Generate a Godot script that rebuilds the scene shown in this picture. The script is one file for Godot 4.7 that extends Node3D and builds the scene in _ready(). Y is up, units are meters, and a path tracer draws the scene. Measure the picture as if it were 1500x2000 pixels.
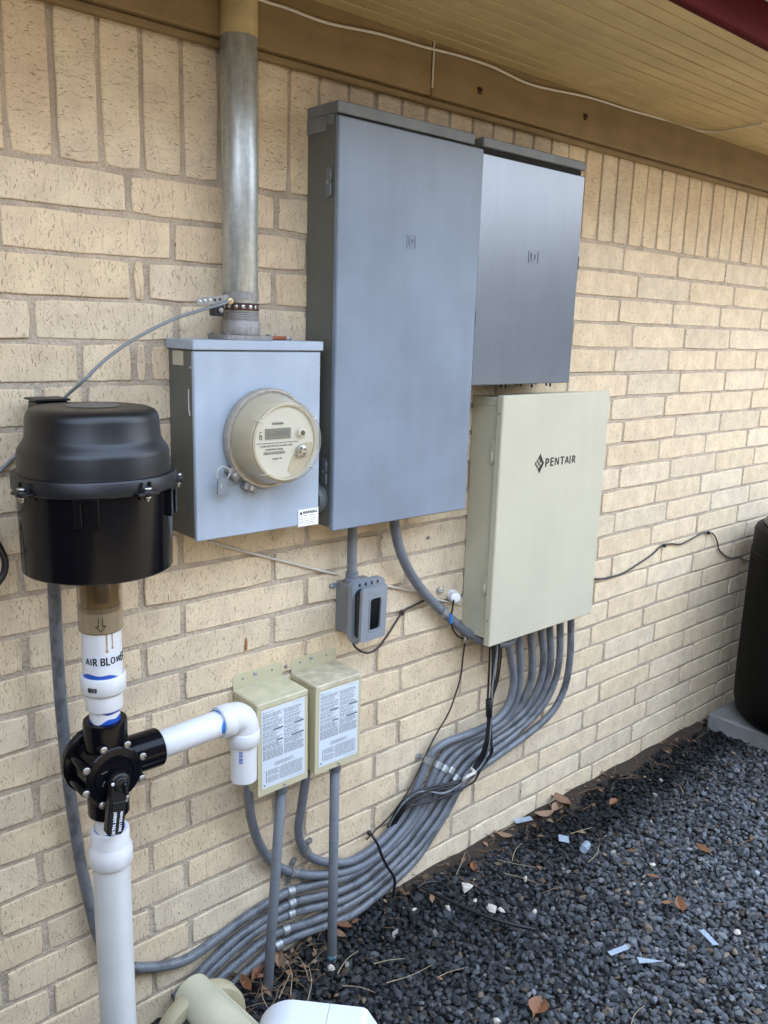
extends Node3D
# A brick house wall with meter, breaker panels, pool controls and conduits. y up, metres; the wall's face is the plane z = 0.

class MB:  # collects triangles; texture coordinates are metres
	var v := PackedVector3Array()
	var n := PackedVector3Array()
	var t := PackedVector2Array()
	func tri(a: Vector3, b: Vector3, c: Vector3, na: Vector3, nb: Vector3, nc: Vector3, ua: Vector2, ub: Vector2, uc: Vector2) -> void:
		if (b - a).cross(c - a).dot(na + nb + nc) > 0.0:
			v.append_array(PackedVector3Array([a, c, b])); n.append_array(PackedVector3Array([na, nc, nb])); t.append_array(PackedVector2Array([ua, uc, ub]))
		else:
			v.append_array(PackedVector3Array([a, b, c])); n.append_array(PackedVector3Array([na, nb, nc])); t.append_array(PackedVector2Array([ua, ub, uc]))
	func flat_uv(p: Vector3, m: Vector3) -> Vector2:
		var q := m.abs()
		if q.x > q.y and q.x > q.z: return Vector2(p.z, -p.y)
		if q.y > q.z: return Vector2(p.x, p.z)
		return Vector2(p.x, -p.y)
	func quad(a: Vector3, b: Vector3, c: Vector3, d: Vector3, m: Vector3, xf := Transform3D()) -> void:
		var ua := flat_uv(a, m); var ub := flat_uv(b, m); var uc := flat_uv(c, m); var ud := flat_uv(d, m)
		var k := (xf.basis * m).normalized()
		tri(xf * a, xf * b, xf * c, k, k, k, ua, ub, uc)
		tri(xf * a, xf * c, xf * d, k, k, k, ua, uc, ud)
	func box(lo: Vector3, hi: Vector3, b := 0.0015, xf := Transform3D()) -> void:
		var c := (lo + hi) / 2.0; var h := (hi - lo) / 2.0
		b = minf(b, minf(h.x, minf(h.y, h.z)) * 0.49)
		var at := func(s: Vector3, ax: int) -> Vector3:
			var q := s * (h - Vector3(b, b, b)); q[ax] = s[ax] * h[ax]
			return c + q
		for ax in 3:
			var e := (ax + 1) % 3; var f := (ax + 2) % 3
			for s in [-1.0, 1.0]:
				var k := []
				for w in [[-1.0, -1.0], [1.0, -1.0], [1.0, 1.0], [-1.0, 1.0]]:
					var sg := Vector3(); sg[ax] = s; sg[e] = w[0]; sg[f] = w[1]
					k.append(at.call(sg, ax))
				var m := Vector3(); m[ax] = s
				quad(k[0], k[1], k[2], k[3], m, xf)
			for s in [-1.0, 1.0]:
				for r in [-1.0, 1.0]:
					var p := Vector3(); p[e] = s; p[f] = r; p[ax] = -1.0
					var q := p; q[ax] = 1.0
					var m := Vector3(); m[e] = s; m[f] = r
					quad(at.call(p, e), at.call(q, e), at.call(q, f), at.call(p, f), m.normalized(), xf)
		for i in 8:
			var s := Vector3(1.0 if i & 1 else -1.0, 1.0 if i & 2 else -1.0, 1.0 if i & 4 else -1.0)
			var k := (xf.basis * s).normalized()
			tri(xf * at.call(s, 0), xf * at.call(s, 1), xf * at.call(s, 2), k, k, k, Vector2(), Vector2(), Vector2())
	func lathe(prof: Array, segs := 32, xf := Transform3D(), crease := 0.75) -> void:
		# profile of Vector2(radius, height), from the bottom's middle up the outside
		var sn := []
		for i in prof.size() - 1:
			var d: Vector2 = prof[i + 1] - prof[i]
			sn.append(Vector2(d.y, -d.x).normalized())
		var run := 0.0
		for i in prof.size() - 1:
			var a: Vector2 = prof[i]; var b: Vector2 = prof[i + 1]
			var na: Vector2 = sn[i]; var nb: Vector2 = sn[i]
			if i > 0 and sn[i - 1].dot(sn[i]) > crease: na = (sn[i - 1] + sn[i]).normalized()
			if i < sn.size() - 1 and sn[i + 1].dot(sn[i]) > crease: nb = (sn[i + 1] + sn[i]).normalized()
			var ln := a.distance_to(b); var rr := maxf(a.x, b.x)
			for k in segs:
				var g0 := TAU * k / segs; var g1 := TAU * (k + 1) / segs
				var c0 := Vector2(cos(g0), sin(g0)); var c1 := Vector2(cos(g1), sin(g1))
				var p0 := xf * Vector3(a.x * c0.x, a.y, a.x * c0.y); var p1 := xf * Vector3(a.x * c1.x, a.y, a.x * c1.y)
				var q0 := xf * Vector3(b.x * c0.x, b.y, b.x * c0.y); var q1 := xf * Vector3(b.x * c1.x, b.y, b.x * c1.y)
				var m := xf.basis
				var np0 := (m * Vector3(na.x * c0.x, na.y, na.x * c0.y)).normalized(); var np1 := (m * Vector3(na.x * c1.x, na.y, na.x * c1.y)).normalized()
				var nq0 := (m * Vector3(nb.x * c0.x, nb.y, nb.x * c0.y)).normalized(); var nq1 := (m * Vector3(nb.x * c1.x, nb.y, nb.x * c1.y)).normalized()
				var u0 := Vector2(g0 * rr, -run); var u1 := Vector2(g1 * rr, -run); var w0 := Vector2(g0 * rr, -run - ln); var w1 := Vector2(g1 * rr, -run - ln)
				if a.x > 1e-6: tri(p0, p1, q1, np0, np1, nq1, u0, u1, w1)
				if b.x > 1e-6: tri(p0, q1, q0, np0, nq1, nq0, u0, w1, w0)
			run += ln
	func cyl(a: Vector3, b: Vector3, r: float, segs := 16, bev := 0.0008, r2 := -1.0) -> void:
		var y := (b - a); var h := y.length(); y /= h
		var x := y.cross(Vector3(0.31, 0.2, 0.93)).normalized()
		if r2 < 0.0: r2 = r
		bev = minf(bev, minf(r, h) * 0.4)
		lathe([Vector2(0, 0), Vector2(r - bev, 0), Vector2(r, bev), Vector2(r2, h - bev), Vector2(r2 - bev, h), Vector2(0, h)], segs, Transform3D(Basis(x, y, x.cross(y)), a), 0.5)
	func tube(pts: Array, r: float, segs := 12, step := 0.012, r1 := -1.0) -> void:
		var path := []
		for i in pts.size() - 1:
			var p0: Vector3 = pts[maxi(i - 1, 0)]; var p1: Vector3 = pts[i]; var p2: Vector3 = pts[i + 1]; var p3: Vector3 = pts[mini(i + 2, pts.size() - 1)]
			var k := maxi(1, int(ceil(p1.distance_to(p2) / step)))
			for j in k: path.append(p1.cubic_interpolate(p2, p0, p3, float(j) / k))
		path.append(pts[-1])
		if r1 < 0.0: r1 = r
		var up := Vector3(0.12, 0.3, 1.0).normalized()
		var rings := []; var run := 0.0
		for i in path.size():
			var d: Vector3 = (path[mini(i + 1, path.size() - 1)] - path[maxi(i - 1, 0)]).normalized()
			var x := up.cross(d)
			x = x.normalized() if x.length() > 1e-4 else d.cross(Vector3.RIGHT).normalized()
			up = d.cross(x)
			if i: run += path[i].distance_to(path[i - 1])
			rings.append([path[i], x, up, run, lerpf(r, r1, float(i) / maxi(1, path.size() - 1)), d])
		for i in rings.size() - 1:
			var A = rings[i]; var B = rings[i + 1]
			for k in segs:
				var g0 := TAU * k / segs; var g1 := TAU * (k + 1) / segs
				var a0: Vector3 = A[1] * cos(g0) + A[2] * sin(g0); var a1: Vector3 = A[1] * cos(g1) + A[2] * sin(g1)
				var b0: Vector3 = B[1] * cos(g0) + B[2] * sin(g0); var b1: Vector3 = B[1] * cos(g1) + B[2] * sin(g1)
				var ua := Vector2(g0 * r, A[3]); var ub := Vector2(g1 * r, A[3]); var uc := Vector2(g1 * r, B[3]); var ud := Vector2(g0 * r, B[3])
				tri(A[0] + a0 * A[4], A[0] + a1 * A[4], B[0] + b1 * B[4], a0, a1, b1, ua, ub, uc)
				tri(A[0] + a0 * A[4], B[0] + b1 * B[4], B[0] + b0 * B[4], a0, b1, b0, ua, uc, ud)
		for e in [0, rings.size() - 1]:
			var A = rings[e]; var m: Vector3 = A[5] * (-1.0 if e == 0 else 1.0)
			for k in segs:
				var g0 := TAU * k / segs; var g1 := TAU * (k + 1) / segs
				tri(A[0], A[0] + (A[1] * cos(g0) + A[2] * sin(g0)) * A[4], A[0] + (A[1] * cos(g1) + A[2] * sin(g1)) * A[4], m, m, m, Vector2(), Vector2(), Vector2())
	func prism(poly: PackedVector2Array, z0: float, z1: float, xf := Transform3D(), bev := 0.0) -> void:
		var top := poly
		if bev > 0.0:
			var c := Vector2(); top = PackedVector2Array()
			for p in poly: c += p / poly.size()
			for p in poly: top.append(p + (c - p).normalized() * bev * 1.3)
		var id := Geometry2D.triangulate_polygon(poly)
		var fn := (xf.basis * Vector3(0, 0, 1)).normalized()
		for i in range(0, id.size(), 3):
			var a := top[id[i]]; var b := top[id[i + 1]]; var c := top[id[i + 2]]
			tri(xf * Vector3(a.x, a.y, z1), xf * Vector3(b.x, b.y, z1), xf * Vector3(c.x, c.y, z1), fn, fn, fn, Vector2(a.x, -a.y), Vector2(b.x, -b.y), Vector2(c.x, -c.y))
			a = poly[id[i]]; b = poly[id[i + 1]]; c = poly[id[i + 2]]
			tri(xf * Vector3(a.x, a.y, z0), xf * Vector3(b.x, b.y, z0), xf * Vector3(c.x, c.y, z0), -fn, -fn, -fn, Vector2(a.x, -a.y), Vector2(b.x, -b.y), Vector2(c.x, -c.y))
		var turn := 1.0 if not Geometry2D.is_polygon_clockwise(poly) else -1.0
		for i in poly.size():
			var j := (i + 1) % poly.size()
			var a := poly[i]; var b := poly[j]; var d := (b - a).normalized(); var m := Vector3(d.y, -d.x, 0) * turn
			quad(Vector3(a.x, a.y, z0), Vector3(b.x, b.y, z0), Vector3(b.x, b.y, z1 - bev), Vector3(a.x, a.y, z1 - bev), m, xf)
			if bev > 0.0:
				quad(Vector3(a.x, a.y, z1 - bev), Vector3(b.x, b.y, z1 - bev), Vector3(top[j].x, top[j].y, z1), Vector3(top[i].x, top[i].y, z1), (m + Vector3(0, 0, 1)).normalized(), xf)
	func ring(outer: PackedVector2Array, inner: PackedVector2Array, z0: float, z1: float, xf := Transform3D()) -> void:
		for i in outer.size():
			var j := (i + 1) % outer.size()
			var a := outer[i]; var b := outer[j]; var c := inner[j]; var d := inner[i]
			quad(Vector3(a.x, a.y, z1), Vector3(b.x, b.y, z1), Vector3(c.x, c.y, z1), Vector3(d.x, d.y, z1), Vector3(0, 0, 1), xf)
			quad(Vector3(a.x, a.y, z0), Vector3(b.x, b.y, z0), Vector3(c.x, c.y, z0), Vector3(d.x, d.y, z0), Vector3(0, 0, -1), xf)
			var e := (b - a).normalized()
			quad(Vector3(a.x, a.y, z0), Vector3(b.x, b.y, z0), Vector3(b.x, b.y, z1), Vector3(a.x, a.y, z1), Vector3(e.y, -e.x, 0), xf)
			e = (c - d).normalized()
			quad(Vector3(d.x, d.y, z0), Vector3(c.x, c.y, z0), Vector3(c.x, c.y, z1), Vector3(d.x, d.y, z1), Vector3(-e.y, e.x, 0), xf)
	func mesh() -> ArrayMesh:
		var a := []; a.resize(Mesh.ARRAY_MAX)
		a[Mesh.ARRAY_VERTEX] = v; a[Mesh.ARRAY_NORMAL] = n; a[Mesh.ARRAY_TEX_UV] = t
		var m := ArrayMesh.new(); m.add_surface_from_arrays(Mesh.PRIMITIVE_TRIANGLES, a)
		return m

var rng := RandomNumberGenerator.new()
var M := {}     # materials
const H := 1.615    # the soldier course's foot above the ground

func rrect(cx: float, cy: float, w: float, h: float, r: float, k := 4) -> PackedVector2Array:
	var o := PackedVector2Array()
	for q in 4:
		var c := Vector2(cx + (w / 2 - r) * (1 if q in [0, 3] else -1), cy + (h / 2 - r) * (1 if q < 2 else -1))
		for i in k + 1:
			var g := PI / 2 * (q + float(i) / k)
			o.append(c + Vector2(cos(g), sin(g)) * r)
	return o

func circle(cx: float, cy: float, r: float, k := 24) -> PackedVector2Array:
	var o := PackedVector2Array()
	for i in k: o.append(Vector2(cx, cy) + Vector2(cos(TAU * i / k), sin(TAU * i / k)) * r)
	return o

func obj(called: String, mb: MB, m: Material, parent: Node = self) -> MeshInstance3D:
	var o := MeshInstance3D.new(); o.name = called; o.mesh = mb.mesh(); o.material_override = m
	o.cast_shadow = GeometryInstance3D.SHADOW_CASTING_SETTING_ON
	parent.add_child(o, true)
	return o

func tag(o: Node, label: String, category: String, group := "") -> Node:
	o.set_meta("label", label); o.set_meta("category", category)
	if group: o.set_meta("group", group)
	return o

func thing(called: String, label: String, category: String, group := "") -> Node3D:
	var o := Node3D.new(); o.name = called; add_child(o, true)
	tag(o, label, category, group)
	return o

func kind(o: Node, k: String) -> Node:
	o.set_meta("kind", k)
	return o

func lettering(s: String, width: float, at: Transform3D, m: Material, parent: Node, bold := true, serif := false, squeeze := 1.0, called := "lettering") -> MeshInstance3D:
	var f := SystemFont.new(); f.font_names = PackedStringArray(["Droid Serif" if serif else "Droid Sans"]); f.font_weight = 700 if bold else 400
	var tm := TextMesh.new(); tm.font = f; tm.text = s; tm.font_size = 48; tm.depth = 0.02; tm.pixel_size = 0.01
	var bb := tm.get_aabb(); var k := width / maxf(bb.size.x, 1e-4)
	var o := MeshInstance3D.new(); o.name = called; o.mesh = tm; o.material_override = m
	o.transform = at * Transform3D(Basis.from_scale(Vector3(k, k * squeeze, 0.03)), Vector3())
	parent.add_child(o, true)
	return o

func lin(r: float, g: float, b: float, a := 1.0) -> Color:
	var c := Color(r, g, b).linear_to_srgb(); c.a = a
	return c

func mk(c: Color, rough: float, metal := 0.0, tex: Texture2D = null, size := 1.0, spec := 0.5) -> StandardMaterial3D:
	var m := StandardMaterial3D.new(); m.albedo_color = c; m.roughness = rough; m.metallic = metal; m.metallic_specular = spec
	if tex: m.albedo_texture = tex
	m.uv1_scale = Vector3(1.0 / size, 1.0 / size, 1.0)
	m.texture_filter = BaseMaterial3D.TEXTURE_FILTER_LINEAR_WITH_MIPMAPS_ANISOTROPIC
	return m

func relief(m: StandardMaterial3D, tex: Texture2D, cm: float) -> StandardMaterial3D:
	m.heightmap_enabled = true; m.heightmap_texture = tex; m.heightmap_scale = cm
	return m

func rough_map(m: StandardMaterial3D, tex: Texture2D) -> StandardMaterial3D:
	m.roughness_texture = tex; m.roughness_texture_channel = BaseMaterial3D.TEXTURE_CHANNEL_GREEN
	return m

func noise(w: int, h: int, freq: float, sd: int, oct := 4, stretch := Vector2.ONE) -> PackedByteArray:
	var f := FastNoiseLite.new(); f.noise_type = FastNoiseLite.TYPE_SIMPLEX_SMOOTH; f.seed = sd; f.frequency = freq; f.fractal_octaves = oct
	var im := f.get_seamless_image(int(w * stretch.x), int(h * stretch.y))
	if stretch != Vector2.ONE: im.resize(w, h, Image.INTERPOLATE_BILINEAR)
	im.convert(Image.FORMAT_L8)
	return im.get_data()

func to_tex(w: int, h: int, r: PackedFloat32Array, g := PackedFloat32Array(), b := PackedFloat32Array()) -> ImageTexture:
	# linear factors 0..1 to an sRGB picture; one channel gives grey
	var grey := g.is_empty()
	var d := PackedByteArray(); d.resize(w * h * (1 if grey else 3))
	for i in w * h:
		if grey: d[i] = int(255.0 * sqrt(clampf(r[i], 0.0, 1.0)))
		else:
			d[i * 3] = int(255.0 * pow(clampf(r[i], 0.0, 1.0), 0.4545)); d[i * 3 + 1] = int(255.0 * pow(clampf(g[i], 0.0, 1.0), 0.4545)); d[i * 3 + 2] = int(255.0 * pow(clampf(b[i], 0.0, 1.0), 0.4545))
	return ImageTexture.create_from_image(Image.create_from_data(w, h, false, Image.FORMAT_L8 if grey else Image.FORMAT_RGB8, d))

func raw_tex(w: int, h: int, r: PackedFloat32Array) -> ImageTexture:
	var d := PackedByteArray(); d.resize(w * h)
	for i in w * h: d[i] = int(255.0 * clampf(r[i], 0.0, 1.0))
	return ImageTexture.create_from_image(Image.create_from_data(w, h, false, Image.FORMAT_L8, d))

func stroke(a: PackedFloat32Array, w: int, h: int, x: float, y: float, ang: float, ln: int, s: float, wob := 0.2, wide := 1) -> void:
	for k in ln:
		var fade := s * (1.0 - absf(2.0 * k / ln - 1.0) ** 3)
		for e in wide:
			var i := posmod(int(y), h) * w + posmod(int(x) + e, w)
			a[i] = maxf(a[i], fade)
		ang += rng.randf_range(-wob, wob)
		x += cos(ang); y += sin(ang)

func dot(a: PackedFloat32Array, w: int, h: int, x: int, y: int, r: float, s: float) -> void:
	var k := int(ceil(r))
	for dy in range(-k, k + 1):
		for dx in range(-k, k + 1):
			var q := Vector2(dx, dy).length()
			if q <= r:
				var i := posmod(y + dy, h) * w + posmod(x + dx, w)
				a[i] = maxf(a[i], s * (1.0 - 0.6 * q / maxf(r, 0.5)))

func zeros(k: int) -> PackedFloat32Array:
	var a := PackedFloat32Array(); a.resize(k)
	return a

func brick_textures() -> Array:
	var w := 1024; var N := w * w
	var a := noise(w, w, 0.006, 11, 3); var b := noise(w, w, 0.09, 12, 3)
	var s := zeros(N); var li := zeros(N)
	for i in 2700: stroke(s, w, w, rng.randf() * w, rng.randf() * w, PI / 2 + rng.randf_range(-0.22, 0.22), rng.randi_range(5, 26), rng.randf_range(0.2, 0.9), 0.25, rng.randi_range(1, 2))
	for i in 420: stroke(s, w, w, rng.randf() * w, rng.randf() * w, PI / 2, rng.randi_range(25, 110), rng.randf_range(0.10, 0.35), 0.05, 2)
	for i in 420: stroke(s, w, w, rng.randf() * w, rng.randf() * w, rng.randf() * TAU, rng.randi_range(4, 11), rng.randf_range(0.3, 0.9), 0.5, 2)
	for i in 800: dot(s, w, w, rng.randi() % w, rng.randi() % w, rng.randf_range(0.8, 2.6), rng.randf_range(0.3, 0.9))
	for i in 700: stroke(li, w, w, rng.randf() * w, rng.randf() * w, PI / 2 + rng.randf_range(-0.6, 0.6), rng.randi_range(4, 18), rng.randf_range(0.1, 0.5), 0.5, 2)
	var r := zeros(N); var g := zeros(N); var bl := zeros(N); var hh := zeros(N)
	for i in N:
		var q := 0.80 + 0.16 * (a[i] / 255.0 - 0.5) + 0.14 * (b[i] / 255.0 - 0.5) + 0.10 * li[i]
		var d := s[i]
		r[i] = q * (1.0 - 0.78 * d); g[i] = q * (1.0 - 0.84 * d) * (0.985 + 0.03 * a[i] / 255.0); bl[i] = q * (1.0 - 0.9 * d)
		hh[i] = 0.62 - 0.55 * d + 0.22 * (b[i] / 255.0 - 0.5) + 0.25 * li[i] + 0.2 * (a[i] / 255.0 - 0.5)
	return [to_tex(w, w, r, g, bl), raw_tex(w, w, hh)]

func speckled(w: int, sd: int, blotch: float, fine: float, dots: int, scratches: int, pale := 0, streak := 0.0, base := 0.85) -> ImageTexture:
	# wear of a painted or moulded face: blotches, specks, scratches, pale chalky marks and vertical streaks, as grey factors
	rng.seed = sd
	var N := w * w
	var a := noise(w, w, 4.0 / w, sd, 4); var b := noise(w, w, 0.15, sd + 1, 2); var c := noise(w, w, 0.02, sd + 2, 3, Vector2(1.0, 0.06))
	var s := zeros(N); var p := zeros(N)
	for i in dots: dot(s, w, w, rng.randi() % w, rng.randi() % w, rng.randf_range(0.5, 1.8), rng.randf_range(0.15, 0.7))
	for i in scratches: stroke(p, w, w, rng.randf() * w, rng.randf() * w, rng.randf() * TAU, rng.randi_range(6, 40), rng.randf_range(0.1, 0.6), 0.12)
	for i in pale: dot(p, w, w, rng.randi() % w, rng.randi() % w, rng.randf_range(0.7, 3.0), rng.randf_range(0.1, 0.5))
	var o := zeros(N)
	for i in N:
		var q := base + blotch * (a[i] / 255.0 - 0.5) + fine * (b[i] / 255.0 - 0.5) + streak * (c[i] / 255.0 - 0.5)
		o[i] = lerpf(q * (1.0 - 0.8 * s[i]), 1.0, 0.75 * p[i])
	return to_tex(w, w, o)

func black_tex() -> ImageTexture:
	# dull black plastic: mostly even, with pale dust specks and hair scratches (a strong lift on a dark base)
	rng.seed = 77
	var w := 512; var N := w * w
	var a := noise(w, w, 0.012, 5, 4); var p := zeros(N)
	for i in 420: dot(p, w, w, rng.randi() % w, rng.randi() % w, rng.randf_range(0.4, 1.1), rng.randf_range(0.05, 0.5))
	for i in 60: stroke(p, w, w, rng.randf() * w, rng.randf() * w, rng.randf() * TAU, rng.randi_range(5, 40), rng.randf_range(0.1, 0.6), 0.08)
	var o := zeros(N)
	for i in N: o[i] = 0.10 + 0.05 * a[i] / 255.0 + 0.7 * p[i] * p[i]
	return to_tex(w, w, o)

func hose_tex(grime: float, sd: int) -> ImageTexture:
	rng.seed = sd
	var w := 256; var h := 1024; var N := w * h
	var a := noise(w, h, 0.012, sd, 4); var b := noise(w, h, 0.1, sd + 3, 2); var s := zeros(N)
	for i in int(900 * grime): dot(s, w, h, rng.randi() % w, rng.randi() % h, rng.randf_range(0.6, 3.0), rng.randf_range(0.2, 0.7))
	var o := zeros(N)
	for i in N:
		var d := smoothstep(0.5, 0.72, a[i] / 255.0) * grime
		o[i] = (0.82 + 0.12 * (b[i] / 255.0 - 0.5)) * (1.0 - 0.5 * d) * (1.0 - 0.6 * s[i])
	return to_tex(w, h, o)

func rib_tex() -> ImageTexture:
	var h := 1024; var o := zeros(8 * h)
	for y in h:
		for x in 8: o[y * 8 + x] = 0.5 + 0.5 * sin(TAU * y * 128.0 / h)
	return raw_tex(8, h, o)

func wood_tex() -> ImageTexture:
	rng.seed = 31
	var w := 1024; var h := 512; var N := w * h
	var a := noise(w, h, 0.02, 41, 4, Vector2(0.05, 1.0)); var b := noise(w, h, 0.005, 42, 3); var s := zeros(N)
	for i in 90: stroke(s, w, h, rng.randf() * w, rng.randf() * h, rng.randf_range(-0.15, 0.15), rng.randi_range(10, 90), rng.randf_range(0.1, 0.45), 0.1)
	for i in 70: dot(s, w, h, rng.randi() % w, rng.randi() % h, rng.randf_range(0.8, 3.0), rng.randf_range(0.2, 0.7))
	var o := zeros(N)
	for i in N: o[i] = (0.84 + 0.2 * (a[i] / 255.0 - 0.5) + 0.14 * (b[i] / 255.0 - 0.5)) * (1.0 - 0.7 * s[i])
	return to_tex(w, h, o)

func zinc_tex() -> ImageTexture:
	rng.seed = 19
	var w := 512; var N := w * w
	var a := noise(w, w, 0.03, 7, 3, Vector2(1.0, 0.12)); var b := noise(w, w, 0.03, 8, 4); var s := zeros(N)
	for i in 120: stroke(s, w, w, rng.randf() * w, rng.randf() * w, PI / 2 + rng.randf_range(-0.2, 0.2), rng.randi_range(8, 60), rng.randf_range(0.1, 0.5), 0.1, 2)
	var o := zeros(N)
	for i in N: o[i] = (0.78 + 0.22 * (a[i] / 255.0 - 0.5) + 0.2 * (b[i] / 255.0 - 0.5)) * (1.0 - 0.5 * s[i])
	return to_tex(w, w, o)

func small_print(o: PackedFloat32Array, w: int, x0: int, x1: int, y: int, rows: int, pitch: int, tall: int, dark: float, ragged := 0.25) -> void:
	# rows of tiny print: words of three-to-five pixel letters
	for r in rows:
		var x := x0; var end := x1 - int(rng.randf() * ragged * (x1 - x0))
		while x < end:
			var letters := rng.randi_range(2, 8)
			for k in letters:
				if x + 3 > end: break
				var bits := rng.randi()
				for dy in tall:
					for dx in 3:
						if dx == 0 or (bits >> (dy * 2 + dx)) & 1: o[(y + dy) * w + x + dx] = minf(o[(y + dy) * w + x + dx], 1.0 - dark)
				x += 4
			x += 4
		y += pitch

func bar(o: PackedFloat32Array, w: int, x0: int, y0: int, x1: int, y1: int, v: float) -> void:
	for y in range(y0, y1):
		for x in range(x0, x1): o[y * w + x] = v

func notice_tex() -> ImageTexture:
	# the closely printed notice on a transformer box: two columns, black headings, a paragraph, a rating table
	rng.seed = 404
	var w := 384; var h := 640; var o := zeros(w * h)
	for i in w * h: o[i] = 0.74
	bar(o, w, 12, 22, 22, 30, 0.05); small_print(o, w, 26, 110, 23, 1, 8, 6, 0.9, 0.0); small_print(o, w, 270, 372, 10, 1, 8, 5, 0.8, 0.0)
	for col in 2:
		var x := 10 + col * 188
		var y := 40
		for part in [4, 2, 3, 4]:
			small_print(o, w, x, x + 180, y, part, 9, 6, 0.95, 0.3); y += part * 9 + 5
		bar(o, w, x + 90, y - 2, x + 178, y + 8, 0.03); small_print(o, w, x, x + 88, y, 1, 9, 6, 0.95, 0.0); y += 11
		for part in [2, 3, 3]:
			small_print(o, w, x, x + 180, y, part, 9, 6, 0.95, 0.35); y += part * 9 + 4
		bar(o, w, x + (120 if col == 0 else 66), y - 2, x + 178, y + 8, 0.03); small_print(o, w, x, x + (118 if col == 0 else 64), y, 1, 9, 6, 0.95, 0.0); y += 11
		small_print(o, w, x, x + 180, y, 6, 8, 6, 0.95, 0.3); y += 52
		small_print(o, w, x, x + 180, y, 11, 7, 6, 0.9, 0.05)
	small_print(o, w, 110, 300, 450, 4, 8, 6, 0.9, 0.3)
	small_print(o, w, 50, 150, 500, 6, 8, 6, 0.9, 0.1); small_print(o, w, 170, 372, 496, 14, 8, 6, 0.9, 0.1); small_print(o, w, 50, 150, 556, 6, 8, 6, 0.9, 0.1)
	bar(o, w, 34, 500, 40, 600, 0.2); bar(o, w, 156, 500, 162, 600, 0.2); bar(o, w, 14, 608, 28, 624, 0.25); small_print(o, w, 250, 372, 622, 1, 8, 5, 0.8, 0.0)
	return to_tex(w, h, o)

func print_tex(w: int, h: int, sd: int, rows: int, pitch: int, from: int, margin := 6) -> ImageTexture:
	rng.seed = sd
	var o := zeros(w * h)
	for i in w * h: o[i] = 0.95
	small_print(o, w, margin, w - margin, from, rows, pitch, 6, 0.85, 0.2)
	return to_tex(w, h, o)

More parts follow.
